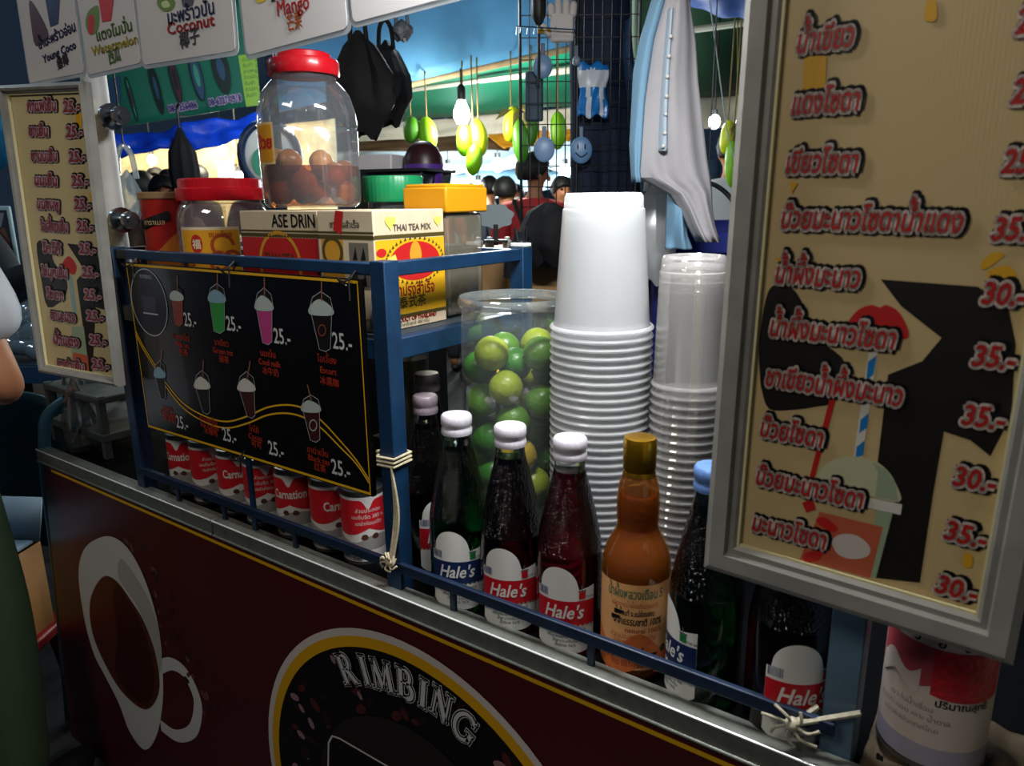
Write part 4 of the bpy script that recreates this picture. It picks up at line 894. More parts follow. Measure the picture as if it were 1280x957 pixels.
# ================================================================== tins at the right end of the counter
cx = atz(1163, 915, ZC + .012).x
q = MB(); q.grid(lambda a, b_: V((-.085 + .24 * a, .715 + .16 * b_, ZC + .004 + .004 * sin(a * 23) * sin(b_ * 17) + .003 * sin(a * 41 + b_ * 9))), 40, 24); tag(q.build('cardboard_sheet', mat('old_cardboard', '#4a3e2c', .8, var=.2, scale=20, bump=.3), solid=.003), 'crumpled brown cardboard sheet under the fruit tin', 'cardboard')
t = thing('fruit_tin', 'large fruit tin with red fruit label beside the grey post', 'tin', (cx, .795, ZC + .0125))
q = MB(); q.lathe([(0, .004), (.046, .003), (.049, 0), (.051, .002), (.050, .006), (.050, .164), (.051, .168), (.049, .170), (.047, .165), (0, .165)], 48); q.build('tin_body', MC['can_metal'], t, world=False)
fa = -.15; pl = cyl_place((0, 0, 0), .0504, 0, fa); p2 = cyl_place((0, 0, 0), .0508, 0, fa); p3 = cyl_place((0, 0, 0), .0512, 0, fa); q = MB(); W2 = pi * .0502
cyl_patch(q, pl, -W2, W2, lambda u: .030, lambda u: .161, 0, 60); cyl_patch(q, pl, -W2, W2, lambda u: .008, lambda u: .030, 3, 60)
cyl_patch(q, p2, -.058, .058, lambda u: .096 + .004 * sin(u * 120), lambda u: .140, 1, 40); cyl_patch(q, p3, .005, .075, lambda u: .086 + .35 * (u - .04) ** 2 * 8, lambda u: .138, 2, 24)
cyl_patch(q, p3, -.055, -.005, lambda u: .092 + .006 * sin(u * 150), lambda u: .112 + .007 * sin(u * 150 + 1), 0, 24)
cyl_patch(q, p2, -W2, W2, lambda u: .140, lambda u: .152, 0, 50); cyl_patch(q, p2, -W2, W2, lambda u: .152, lambda u: .161, 4, 50)
for i, ch in enumerate('กวอฮ'): cyl_text(q, ch, p3, -.034 + .022 * i, .1425, .014, 5, fat=.0004)
cyl_text(q, 'ปริมาณสุทธิ', p3, .036, .078, .011, 5, fat=.0002)
for i, s_ in enumerate(('เงาะในน้ำเชื่อม', 'ส่วนประกอบ เงาะ น้ำตาล', 'ผลิตในประเทศไทย')): cyl_text(q, s_, p3, -.012, .070 - .011 * i, .008, 6)
q.build('label', [mat('tin_cream', '#c4b6ab', .4), mat('tin_rose', '#a3424a', .4), mat('tin_fruit_red', '#b3262e', .35, var=.3, scale=200, bump=.5, bscale=160), mat('tin_lilac', '#9c96a6', .4), mat('tin_orange', '#b45a1e', .4), BLACK, MC['can_grey']], t, world=False, fix=False)
t = thing('fruit_tin', 'fruit tin cut off by the picture edge beyond the red fruit tin', 'tin', (.100, .78, ZC))
q = MB(); q.lathe([(0, .004), (.046, .003), (.049, 0), (.051, .002), (.050, .006), (.050, .144), (.051, .148), (.049, .150), (.047, .145), (0, .145)], 48); q.build('tin_body', MC['can_metal'], t, world=False)
q = MB(); pl = cyl_place((0, 0, 0), .0504, 0, -.4); p2 = cyl_place((0, 0, 0), .0508, 0, -.4); cyl_patch(q, pl, -W2, W2, lambda u: .03, lambda u: .142, 0, 60); cyl_patch(q, p2, -W2, W2, lambda u: .112, lambda u: .126, 1, 60); cyl_patch(q, p2, -W2, W2, lambda u: .128, lambda u: .142, 2, 60)
cyl_text(q, 'อ', cyl_place((0, 0, 0), .0512, 0, -.4), -.02, .113, .016, 3, fat=.0004); q.build('label', [mat('tin_green_white', '#8a8f6e', .4), MC['tin_cream'], TEAR, BLACK], t, world=False, fix=False)

# ================================================================== laminated cards hanging under the cart roof
LAM = mat('laminate_white', '#c9c6c4', .25, coat=.4); LAME = film('laminate_edge', '#cfd8de', .35, .1, .3, .3)
def price_card(label, pA, pB, lines, pics, ztop=1.952, pad=.006):
    A = aty(*pA, .672); B = aty(*pB, .672); rot = math.atan2(B.z - A.z, B.x - A.x); w_ = (B - A).length; h_ = ztop - max(A.z, B.z)
    P = Plane(A, B - A, V((-sin(rot), 0, cos(rot)))); t = thing('price_card', label, 'sign', tuple(P.at(w_ / 2, 0)), 0, 'laminated cards under the cart roof')
    def rounded(m_, r=.012, n=5):
        o = []
        for cx, cy, a0 in ((w_ - m_ - r, m_ + r, -90), (w_ - m_ - r, h_ - m_ - r, 0), (m_ + r, h_ - m_ - r, 90), (m_ + r, m_ + r, 180)):
            for k in range(n + 1): o.append((cx + r * cos(R(a0 + 90 * k / n)), cy + r * sin(R(a0 + 90 * k / n))))
        return o
    q = MB(); q.slab([P.at(a, b_) for a, b_ in rounded(0)], P.n * -.0012); sh = q.build('clear_sleeve', LAME, t)
    q = MB(); q.slab([P.at(a, b_, .0011) for a, b_ in rounded(pad, .008)], P.n * -.0008); ps = q.build('paper', LAM, t)
    q = MB()
    for i, (pts, n, mi) in enumerate(pics): P.shape(q, [(max(.004, min(w_ - .004, x)), max(.004, min(h_ - .004, y))) for x, y in ([(p.x, p.y) for p in spline([P.px(*p) for p in pts], n, True)] if n else [P.px(*p) for p in pts])], .0016 + .0001 * i, mi)
    for txt, p0, p1, hgt, mi in lines:
        a0 = P.px(*p0); a1 = P.px(*p1); an = math.atan2(a1[1] - a0[1], a1[0] - a0[0]); P.text(q, txt, a0[0], a0[1], hgt, .0024, mi, fit=((a1[0] - a0[0]) ** 2 + (a1[1] - a0[1]) ** 2) ** .5, rot=an, fat=.0005)
    q.build('print', [RED, mat('navy_print', '#23264f', .5), mat('leaf_green_print', '#5f7a2c', .5), mat('dark_grey_print', '#4a474a', .5), mat('lemon_print', '#c3ab2c', .5), mat('plum_print', '#4f3038', .5), mat('pale_green_print', '#b3c28a', .5), mat('orange_text', '#bb5a1e', .5)], ps, fix=False)
    q = MB()
    for a in (.2, .8): q.tube([P.at(w_ * a, h_ - .015, .003), P.at(w_ * a, h_ + .004, .004), (P.at(w_ * a, 0).x, .683, ROOF + .018)], .002, 6)
    q.build('wire_hook', MC['black_wire'], t)
price_card('dim laminated card with navy lettering next to the white pole', (37, 108), (108, 95), [('น้ำมะพร้าวอ่อน', (50, 62), (97, 38), .022, 1), ('Young Coco', (56, 79), (97, 60), .018, 1), ('嫩椰', (74, 87), (88, 78), .020, 5)], [([(38, 0), (52, 20), (62, 46), (46, 58), (40, 30)], 3, 5), ([(58, 0), (76, 0), (74, 30), (64, 34)], 0, 1)])
price_card('laminated card printed Watermelon beside the coconut card', (110, 99), (180, 83), [('แตงโมปั่น', (122, 52), (168, 38), .022, 2), ('Watermelon', (117, 70), (175, 54), .020, 4), ('西瓜', (138, 80), (153, 74), .024, 2)], [([(112, 14), (124, 8), (124, 36), (114, 44), (108, 30)], 4, 2), ([(112, 20), (119, 22), (118, 40), (112, 42)], 3, 0), ([(124, -4), (144, -4), (140, 26), (129, 28)], 0, 0)])
price_card('laminated card printed Coconut in red next to the mango card', (178, 87), (299, 68.5), [('มะพร้าวปั่น', (211, 31), (271, 17), .026, 1), ('Coconut', (211, 44), (270, 32), .022, 0), ('椰子', (227, 60), (252, 52), .024, 3)], [([(197, 2), (208, -4), (220, 2), (216, 13), (204, 14)], 4, 2), ([(203, 4), (210, 1), (214, 8), (206, 10)], 4, 6), ([(226, -8), (246, -8), (242, 8), (230, 9)], 0, 3)])
price_card('laminated card printed Mango in red-orange above the plum jar', (307, 76), (440, 41), [('มะม่วงปั่น', (340, 3), (385, -6), .024, 3), ('Mango', (348, 21), (389, 11), .026, 0), ('芒果', (361, 39), (380, 33), .022, 7)], [([(318, -8), (330, -14), (336, -2), (324, 4)], 4, 4)])
price_card('plain laminated sheet overlapping the mango card', (438, 36.5), (600, -6), [], [])

# ================================================================== things hanging on the vendor's side
def bag_mesh(mb, P0, rx, h_, up, mi=0, n=28, k=14, seed=0, pinch=.25):
    """soft hanging bag: outline pinched at the neck, with creases"""
    rs = random.Random(seed); ph = [rs.uniform(0, 6) for _ in range(4)]; vs = []
    for i in range(k + 1):
        t = i / k; pr = (min(1, t * 6 + .12) ** .6) * (1 - .55 * max(0, t - .72) / .28 * 1.0) * (pinch + (1 - pinch) * min(1, t * 2.2))
        for j in range(n):
            a = 2 * pi * j / n; cr = 1 + .10 * sin(5 * a + ph[0] + 3 * t) + .06 * sin(9 * a + ph[1]) + .05 * sin(3 * a + 8 * t + ph[2])
            vs.append(P0 + V((rx[0] * pr * cr * cos(a), rx[1] * pr * cr * sin(a), -h_ * t + .01 * sin(4 * a + ph[3]) * t)))
    mb.add(vs, [(i * n + j, (i + 1) * n + j, (i + 1) * n + (j + 1) % n, i * n + (j + 1) % n) for i in range(k) for j in range(n)], mi, True)
    mb.add(vs[-n:], [tuple(range(n))], mi, True)
RH = V((cos(YAW), sin(YAW), 0)); FH = V((-sin(YAW), cos(YAW), 0))

# black plastic bags hanging from a bar
def hang(name, label, cat, px_, py_, D, drop, rx, m_, seed, group=None, line_to=2.25):
    p = atd(px_, py_, D); t = thing(name, label, cat, tuple(p), YAW, group)
    q = MB(); bag_mesh(q, V((0, 0, 0)), rx, drop, None, 0, seed=seed); q.build('bag_body', m_, t, world=False)
    q = MB(); q.tube(spline([(-.02, 0, -.02), (-.015, 0, .03), (0, 0, .05), (.015, 0, .03), (.02, 0, -.02)], 5), .006, 8); q.build('handle', m_, t, world=False)
    q = MB(); q.tube([(0, 0, .05), (0, 0, line_to - p.z)], .0018, 6); q.build('string', MC['black_wire'], t, world=False)
    return t
BLKP = mat('black_plastic_bag', '#06070a', .75, bump=.5, bscale=25)
BARZ = 2.25
hang('plastic_bag', 'large black plastic bag hanging behind the plum jar', 'bag', 447, 38, 1.78, .245, (.080, .05), BLKP, 1, 'black bags')
hang('plastic_bag', 'black plastic bag hanging next to the light blue tarp edge', 'bag', 482, 50, 1.98, .215, (.06, .05), BLKP, 2, 'black bags')
hang('cloth_pouch', 'small dark pouch hanging in front of the light blue tarp', 'bag', 502, 24, 2.4, .06, (.035, .025), BLKP, 5)
hang('plastic_bag', 'clear plastic bag hanging on the white pole clamp', 'bag', 158, 212, 1.62, .11, (.026, .02), film('clear_bag', '#cfe0ea', .45, .15, .5, .25), 7)
hang('plastic_bag', 'crumpled clear bag hanging under the narrow menu card', 'bag', 90, 470, 1.75, .24, (.035, .03), film('smoky_bag', '#5f6a62', .45, .12, .4, .3), 9, None, 1.35)
hang('plastic_bag', 'white plastic bag hanging behind the two cup stacks', 'bag', 818, 228, 1.74, .235, (.06, .04), film('white_bag', '#d6d8d6', .25, .3, .5, .15), 11)
q = MB(); q.bar(atd(300, -60, 1.8) * 1.0, atd(640, -75, 2.5), .02, .02); q.bar(atd(640, -75, 2.5), atd(1000, -60, 1.7), .02, .02)
tag(q.build('hanging_bar', mat('dark_steel', '#2a2d30', .5, .5)), 'dark steel bar across the stall ceiling that carries bags and cloth', 'bar')

# shirt hanging over a hook, buttons in front
SHY = 1.50
t = thing('hanging_shirt', 'white buttoned shirt hanging behind the clear cup stack', 'shirt', tuple(atd(845, 150, 1.55)), 0)
PS = Plane(atd(845, 150, 1.55), RH, (0, 0, 1))
def cloth(mb, rows, k0, fold, mi, nu=26, nv=34, seed=0, depth=.012):
    """rows: (y, left x, right x) in photo pixels read on the cloth's own plane; folds run down it"""
    L = [(y, a) for y, a, b_ in rows]; Rr = [(y, b_) for y, a, b_ in rows]; y0, y1 = rows[0][0], rows[-1][0]
    def fn(a, t_):
        y = y0 + (y1 - y0) * t_; xl, xr = interp(L, y), interp(Rr, y); p = PS.px(xl + (xr - xl) * a, y)
        d = k0 + depth * (sin(a * fold + seed + 1.2 * sin(t_ * 4)) + .4 * sin(a * fold * 2.3 + 2 * t_ + seed)) * (.4 + .6 * t_) - .03 * (2 * a - 1) ** 2
        return PS.at(p[0], p[1], d)
    mb.grid(fn, nu, nv, mi)
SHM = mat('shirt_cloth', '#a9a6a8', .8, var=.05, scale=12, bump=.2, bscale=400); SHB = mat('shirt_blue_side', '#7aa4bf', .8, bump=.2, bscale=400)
q = MB(); cloth(q, [(-40, 826, 868), (0, 822, 864), (50, 806, 871), (100, 796, 874), (150, 793, 880), (200, 792, 886), (222, 797, 890), (240, 835, 892), (260, 850, 892), (285, 862, 896), (302, 872, 902)], .02, 11, 0, depth=.008); q.build('shirt_front', SHM, t, solid=.002)
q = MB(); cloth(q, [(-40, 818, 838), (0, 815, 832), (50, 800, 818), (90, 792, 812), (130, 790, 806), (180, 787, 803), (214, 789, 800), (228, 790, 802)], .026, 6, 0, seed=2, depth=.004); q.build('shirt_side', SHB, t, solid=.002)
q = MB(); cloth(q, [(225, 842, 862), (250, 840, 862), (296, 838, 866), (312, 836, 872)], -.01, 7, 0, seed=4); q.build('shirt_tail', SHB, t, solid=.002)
q = MB(); cloth(q, [(14, 832, 840), (60, 828, 838), (100, 825, 836), (150, 822, 834), (190, 820, 834)], .030, 3, 0, depth=.002); pk = q.build('placket', mat('shirt_placket', '#b4c4cf', .8), t, solid=.002)
q = MB()
for px_, py_ in ((834, 50), (832, 74), (830, 99), (829, 123), (828, 145), (827, 168), (825, 184)):
    a, b_ = PS.px(px_, py_); c = PS.at(a, b_, .034); q.ell(c, (.0042, .0042, .0042), 0, 10, 6)
q.build('button', mat('button_white', '#dcdad4', .3), t)
q = MB(); a = PS.px(845, -38); q.tube([PS.at(a[0], a[1] - .01, .01), PS.at(a[0], a[1] + .1, .0)], .003, 8); q.build('hook', MC['black_wire'], t)

# blue fabric bag behind the cups
t = thing('blue_bag', 'dark blue fabric bag behind the clear cup stack', 'bag', tuple(atd(870, 330, 1.88)), YAW)
q = MB(); q.box((.02, 0, -.10), (.26, .10, .42)); q.build('bag_body', mat('navy_fabric', '#16206a', .7, var=.15, scale=18, bump=.3, bscale=90), t, bevel=.03, world=False)
q = MB(); q.box((.02, -.055, .055), (.27, .012, .05)); q.build('bag_flap', mat('navy_fabric_flap', '#1b2b84', .7), t, bevel=.004, world=False)
q = MB(); q.tube(spline([(-.06, -.04, .08), (-.03, -.04, .16), (.02, 0, .20), (.07, -.04, .16), (.10, -.04, .08)], 6), .006, 8); q.tube([(.02, 0, .20), (.02, 0, .95)], .0016, 6); q.build('handle', DARK, t, world=False)

# ------------------------------------------------------------------ wire grid with things clipped to it
GD = 2.02; WG = Plane(atd(715, 160, GD), RH, (0, 0, 1)); g0 = WG.px(651, 160)[0]; g1 = WG.px(796, 160)[0]; gt = .62; gb = -WG.o.z + .01
t = thing('wire_grid', 'black wire display grid standing behind the milky cup stack', 'display grid', (WG.o.x, WG.o.y, 0))
q = MB()
for a in (g0, g1, (g0 + g1) * .5 - .005): q.tube([WG.at(a, gb), WG.at(a, gt)], .0042, 8)
q.tube([WG.at(g0, gt), WG.at(g1, gt)], .0042, 8); q.tube([WG.at(g0, gb + .1), WG.at(g1, gb + .1)], .0042, 8)
for s_ in (g0, g1): q.tube([WG.at(s_, gb + .004, -.18), WG.at(s_, gb + .004, .18)], .006, 8)
q.build('grid_frame', mat('black_wire_coat', '#0c0e12', .4), t)
q = MB(); n = 13
for k in range(1, n): q.tube([WG.at(g0 + (g1 - g0) * k / n, gb + .1), WG.at(g0 + (g1 - g0) * k / n, gt)], .0016, 6)
for k in range(17): z = gt - .06 - k * .055; q.tube([WG.at(g0, z, .002), WG.at(g1, z, .002)], .0014, 6)
q.build('wires', MC['black_wire_coat'], t)
q = MB()
for zz2 in (WG.px(680, 42)[1],):
    q.tube([WG.at(g0 - .01, zz2, .0), WG.at(g0 - .01, zz2, .09), WG.at(.0, zz2 - .01, .09), WG.at(.0, zz2 - .01, 0)], .002, 6)
    for k in range(6): q.tube([WG.at(g0 + k * .018, zz2, 0), WG.at(g0 + k * .018, zz2 - .003, .09)], .0013, 6)
q.build('wire_shelf', mat('blue_wire', '#21405c', .4), t)
# navy apron behind the grid
PS_save = PS; PS = Plane(WG.at(.03, 0, -.05), RH, (0, 0, 1))
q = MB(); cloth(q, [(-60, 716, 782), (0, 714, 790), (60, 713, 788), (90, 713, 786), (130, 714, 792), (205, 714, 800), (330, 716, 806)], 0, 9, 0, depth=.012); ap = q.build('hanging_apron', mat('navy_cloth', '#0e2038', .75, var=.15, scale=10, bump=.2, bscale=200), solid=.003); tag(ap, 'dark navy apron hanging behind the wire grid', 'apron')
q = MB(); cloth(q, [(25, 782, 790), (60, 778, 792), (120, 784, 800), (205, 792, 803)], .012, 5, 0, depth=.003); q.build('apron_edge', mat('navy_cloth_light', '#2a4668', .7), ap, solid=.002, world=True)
PS = PS_save
def clipped(name, label, cat, px_, py_, build, off=.012):
    a, b_ = WG.px(px_, py_); c = WG.at(a, b_, off); t_ = thing(name, label, cat, tuple(c), YAW); build(t_); return t_
CS = GD / FPX                                         # metres per photo pixel at the grid
def packet(t_):
    q = MB(); rs = random.Random(4)
    q.grid(lambda a, b_: V(((a - .5) * .078 * (1 + .10 * sin(b_ * 9)), -.016 * sin(pi * a) * sin(pi * min(1, b_ * 1.0 + .05)) - .002 * sin(17 * a + 11 * b_), -.135 * b_ + .006 * sin(a * 12) * (1 if b_ < .1 or b_ > .9 else 0))), 18, 22, 0)
    for f_ in range(len(q.f)):
        zz3 = q.v[q.f[f_][0]][2]; q.m[f_] = 1 if zz3 > -.012 else 0 if zz3 > -.060 else (0 if abs(q.v[q.f[f_][0]][0] + .014) < .006 or abs(q.v[q.f[f_][0]][0] - .02) < .005 else 1)
    q.build('packet_wrap', [mat('packet_white', '#c4cdd4', .3), mat('packet_blue', '#1d6fb8', .25, bump=.2, bscale=80)], t_, solid=.001, world=False)
clipped('tissue_packet', 'blue and white plastic packet clipped to the wire grid', 'packet', 741, 80, packet)
def glove(t_):
    q = MB(); q.box((0, 0, -.03), (.06, .02, .07))
    for k, (dx, h2) in enumerate(((-.026, .03), (-.009, .045), (.010, .048), (.027, .034))): q.tube([(dx, 0, -.005), (dx * 1.1, 0, h2 * .6), (dx * 1.15, 0, h2)], [.010, .010, .007], 10)
    q.tube([(-.028, 0, -.05), (-.045, -.004, -.035), (-.05, -.004, -.02)], [.010, .009, .007], 10)
    q.build('glove_body', mat('glove_white', '#c9c4c0', .8, bump=.3, bscale=300), t_, bevel=.006, world=False)
    q = MB(); q.tube([(-.062, -.002, -.034), (-.030, -.004, -.038)], .009, 12); q.build('yellow_handle', mat('handle_yellow', '#b88a1c', .4), t_, world=False)
clipped('work_glove', 'white glove with yellow handle on top of the wire grid shelf', 'glove', 701, 25, glove, .05)
def clipdisc(col, col2, r0, face):
    def f(t_):
        q = MB(); rot = M.Rotation(pi / 2, 3, 'X')
        q.ell((0, 0, 0), (r0 * .85, .008, r0), 0, 24, 12); q.build('disc', mat('clip_' + col.strip('#'), col, .35), t_, world=False)
        if face:
            q = MB(); q.tube(spline([(-r0 * .45, -.0085, -r0 * .2), (0, -.0095, -r0 * .5), (r0 * .45, -.0085, -r0 * .2)], 5), .0016, 6); [q.ell((s_ * r0 * .28, -.009, r0 * .25), (.0022, .002, r0 * .22), 0, 8, 6) for s_ in (-1, 1)]
            q.build('face_marks', mat('clip_marks', '#1c2f44', .5), t_, world=False)
        q = MB(); q.box((0, .004, r0 + .012), (.012, .006, .03)); q.build('clip', mat('clip_' + col2.strip('#'), col2, .4), t_, bevel=.002, world=False)
    return f
clipped('hanging_clip', 'blue-grey oval clip with smiling marks low on the wire grid', 'clip', 726, 188, clipdisc('#5f86ad', '#31506e', .036, True))
clipped('hanging_clip', 'blue-grey round clip in the middle of the wire grid', 'clip', 678, 84, clipdisc('#6f8fb4', '#3a4c66', .031, False))
clipped('hanging_clip', 'pale blue round clip above the red shirt on the wire grid', 'clip', 680, 187, clipdisc('#7d9cc4', '#3a5a7e', .034, False))
clipped('hanging_clip', 'small grey clip at the top edge of the packet on the grid', 'clip', 720, 77, clipdisc('#7c8a98', '#33404c', .013, False))
def brush(t_):
    q = MB(); q.tube([(0, 0, .06), (0, 0, .03), (0, 0, -.03), (0, 0, -.05)], [.014, .02, .02, .008], 14); q.build('brush_head', DARK, t_, world=False); q = MB(); q.tube([(0, 0, -.05), (0, 0, -.20)], .004, 8); q.build('handle', DARK, t_, world=False)
clipped('bottle_brush', 'black brush hanging on the wire grid beside the white glove', 'brush', 673, 8, brush, .02)
def pouch(t_):
    q = MB(); q.box((0, 0, -.05), (.05, .012, .13)); q.build('pouch_body', mat('slate_pouch', '#2b4456', .6), t_, bevel=.006, world=False)
clipped('phone_pouch', 'slate pouch hanging under the round clip on the wire grid', 'pouch', 668, 95, pouch, -.02)
# black jacket on the grid, wooden box and small sign on the back table
t = thing('black_jacket', 'black jacket slung low on the wire grid beside the cups', 'jacket', tuple(atd(686, 282, 1.94)), YAW)
q = MB(); bag_mesh(q, V((0, 0, .06)), (.085, .05), .16, None, 0, seed=21, pinch=.5); q.build('jacket_body', mat('black_cloth', '#0b0c10', .8, bump=.4, bscale=60), t, world=False)
q = MB(); q.tube(spline([(-.07, -.04, -.02), (-.095, -.05, -.08), (-.10, -.05, -.13)], 5), [.02] * 5 + [.022] * 6, 12); q.build('sleeve', MC['black_cloth'], t, world=False)
bt = atd(648, 312, 2.10)
tb = thing('back_table', 'wooden table behind the lime jar', 'table', (bt.x, bt.y, 0), YAW)
q = MB(); q.box((-.02, .14, bt.z - .015), (.62, .34, .025)); q.build('tabletop', mat('table_wood', '#7a5a36', .6, var=.25, scale=14), tb, bevel=.003, world=False)
for sx in (-.30, .26):
    for sy in (.0, .28): q = MB(); q.bar((sx, sy, 0), (sx, sy, bt.z - .028), .03, .03); q.build('leg', MC['table_wood'], tb, bevel=.002, world=False)
q = MB(); q.box((-.02, -.036, bt.z - .10), (.60, .012, .15)); q.build('apron_board', mat('light_wood', '#9a7646', .6, var=.2, scale=10), tb, bevel=.002, world=False)
t = thing('table_sign', 'small blue-grey wavy-edged sign on a stand on the wooden table', 'sign', tuple(atd(620, 303, 2.16)), YAW)
q = MB(); q.slab([V((.052 * cos(a) * (1 + .07 * sin(7 * a)), 0, .075 + .035 * sin(a) * (1 + .07 * sin(7 * a)))) for a in [2 * pi * k / 56 for k in range(56)]], (0, .006, 0)); q.build('sign_face', mat('sign_grey', '#9fb0b4', .5), t, world=False)
q = MB(); q.box((0, .003, .022), (.014, .008, .06)); q.box((0, .003, .004), (.07, .03, .008)); q.build('sign_stand', DARK, t, bevel=.001, world=False)
for i, (px_, m_) in enumerate(((598, '#cfd6d8'), (612, '#b7c9d6'), (634, '#d8d8d2'))):
    p = atd(px_, 306, 2.2); q = MB(); q.lathe([(0, .003), (.012, 0), (.014, .004), (.014, .022), (.008, .026), (.008, .034), (0, .035)], 16); o = q.build('seasoning_jar', mat('seasoning_' + str(i), m_, .35)); o.location = (p.x, p.y, bt.z - .0025); tag(o, ('white', 'pale blue', 'cream')[i] + ' little seasoning jar on the wooden table', 'jar', 'seasoning jars on the wooden table')
t = thing('binder_clip', 'two white and steel clips on top of the blue rack back post', 'clip', (XM, RB, TOP + .013)); q = MB()
q.box((0, 0, .003), (.03, .02, .006)); q.build('clip_base', mat('clip_white', '#cfd2d0', .4), t, bevel=.001, world=False); q = MB(); q.tube([(-.006, 0, .004), (-.012, 0, .03)], .003, 8); q.tube([(.008, 0, .004), (.010, 0, .032)], .003, 8); q.tube([(-.002, .004, .004), (0, .004, .024)], .002, 8); q.build('clip_arms', MC['chrome'], t, world=False)

# ------------------------------------------------------------------ cabinet, tray and containers behind the rack
cd = 1.42; cbp = atd(497, 214, 1.72); CT = cbp.z - .008
t = thing('dark_cabinet', 'dark narrow cabinet behind the green-lidded jar', 'cabinet', (cbp.x, cbp.y, 0), YAW * .5)
q = MB(); q.box((0, 0, (CT - .05) / 2), (.16, .14, CT - .05)); q.build('cabinet_body', mat('cabinet_black', '#0c0e10', .5), t, bevel=.004, world=False)
q = MB(); q.box((0, -.072, CT * .8), (.14, .006, .3)); q.build('door', MC['dark_plastic'], t, bevel=.002, world=False)
t = thing('black_tray', 'black plastic tray of goods on the dark cabinet behind the plum jar', 'tray', (cbp.x, cbp.y, CT - .05), YAW * .5)
q = MB(); q.add([(x * s_, y * s_, z) for z, s_ in ((0.002, .92), (.055, 1)) for x, y in ((-.10, -.085), (.10, -.085), (.10, .085), (-.10, .085))], [(3, 2, 1, 0), (0, 1, 5, 4), (1, 2, 6, 5), (2, 3, 7, 6), (3, 0, 4, 7)]); q.build('tray_shell', mat('tray_black', '#16191c', .4), t, solid=.004, world=False)
q = MB(); [q.bar(a, b_, .014, .006) for a, b_ in (((-.104, -.089, .057), (.104, -.089, .057)), ((.104, -.089, .057), (.104, .089, .057)), ((.104, .089, .057), (-.104, .089, .057)), ((-.104, .089, .057), (-.104, -.089, .057)))]; q.build('rim', MC['tray_black'], t, world=False)
t = thing('white_tub', 'white food tub in the black tray behind the plum jar', 'tub', (cbp.x - .028, cbp.y - .025, CT - .046), YAW * .5)
q = MB(); q.add([(x * s_, y * s_, z) for z, s_ in ((0.0, .9), (.09, 1)) for x, y in ((-.055, -.045), (.05, -.045), (.05, .05), (-.055, .05))], [(3, 2, 1, 0), (0, 1, 5, 4), (1, 2, 6, 5), (2, 3, 7, 6), (3, 0, 4, 7), (4, 5, 6, 7)]); q.build('tub_body', mat('tub_white', '#bdb8b8', .5), t, bevel=.003, world=False)
t = thing('purple_basket', 'dark maroon dome-shaped basket with purple band in the black tray', 'basket', (cbp.x + .055, cbp.y + .03, CT - .046), 0)
q = MB(); q.lathe([(0, .0), (.040, .0), (.046, .05), (.046, .068)], 32); q.build('band', mat('purple_plastic', '#4b2a7a', .4), t, world=False)
q = MB(); q.lathe([(.046, .068), (.044, .085), (.034, .105), (.018, .118), (0, .121)], 32); q.build('dome', mat('maroon_plastic', '#2a0e12', .4), t, world=False)
# round sign behind the plum jar
p = atd(338, 195, 2.3); t = thing('round_sign', 'round white sign with dark blue rim behind the plum jar', 'sign', tuple(p), YAW + .5)
q = MB(); q.ell((0, 0, 0), (.085, .006, .098), 0, 40, 20); q.build('sign_face', mat('sign_white', '#d9e4df', .4), t, world=False)
q = MB(); q.tube([(.088 * cos(a), 0, .100 * sin(a)) for a in [2 * pi * k / 40 for k in range(41)]], .012, 10); q.build('rim', mat('sign_blue', '#16335a', .35), t, world=False)
q = MB(); q.slab([V((.05 * cos(a) - .01, -.009, .05 * sin(a) - .02)) for a in [2 * pi * k / 30 for k in range(30)]], (0, .002, 0)); q.build('green_mark', mat('sign_green', '#2f9a78', .4), t, world=False)
q = MB(); q.tube([(0, .01, -.10), (0, .01, -p.z)], .010, 10); q.build('stand', DARK, t, world=False)

# ================================================================== canopies, banner and tarps of the market behind
def sheet(name, label, cat, corners, m_, nu=28, nv=14, wave=.03, freq=9, solid=.004, sag=.0, kids=None):
    """cloth sheet between four corners (top-left, top-right, bottom-right, bottom-left), with folds"""
    tl, tr, br, bl = [V(c) for c in corners]; n = (tr - tl).cross(bl - tl).normalized()
    def fn(a, b_):
        p = (tl * (1 - a) + tr * a) * (1 - b_) + (bl * (1 - a) + br * a) * b_
        return p + n * (wave * (sin(a * freq + 3 * b_) + .5 * sin(a * freq * 2.3 - 4 * b_ + 1) + .3 * sin(b_ * 11 + 5 * a))) - V((0, 0, sag * sin(pi * a) * sin(pi * b_)))
    q = MB(); q.grid(fn, nu, nv, 0); o = q.build(name, m_, solid=solid); return tag(o, label, cat)
TARP = mat('light_blue_tarp', '#4f93c4', .6, var=.18, scale=4, bump=.25, bscale=14)
CANG = mat('green_canopy', '#0f7a5a', .6, var=.2, scale=2, bump=.2, bscale=8)
sheet('tarp', 'light blue tarp canopy sloping behind the hanging black bags', 'tarp', [atd(322, -120, 3.0), atd(760, -150, 3.2), atd(712, 56, 3.5), atd(326, 146, 3.3)], TARP, wave=.018, freq=7)
q = MB(); q.tube([atd(480, 112, 3.42), atd(735, 55, 3.56)], .018, 10); tag(q.build('bamboo_pole', mat('bamboo', '#a58f6a', .6, var=.2, scale=20)), 'pale pole along the lower edge of the light blue tarp', 'pole')
sheet('tarp', 'dark blue tarp corner beyond the hanging shirt', 'tarp', [atd(800, -90, 2.6), atd(1020, -90, 2.4), atd(950, 46, 2.7), atd(850, -8, 2.9)], mat('dark_blue_tarp', '#23407a', .55, bump=.3, bscale=14), wave=.02, freq=6)
sheet('canopy', 'green market canopy behind the light bulb and mangoes', 'canopy', [atd(430, 60, 4.2), atd(830, -40, 4.2), atd(850, 132, 5.6), atd(430, 150, 5.6)], CANG, wave=.02, freq=8)
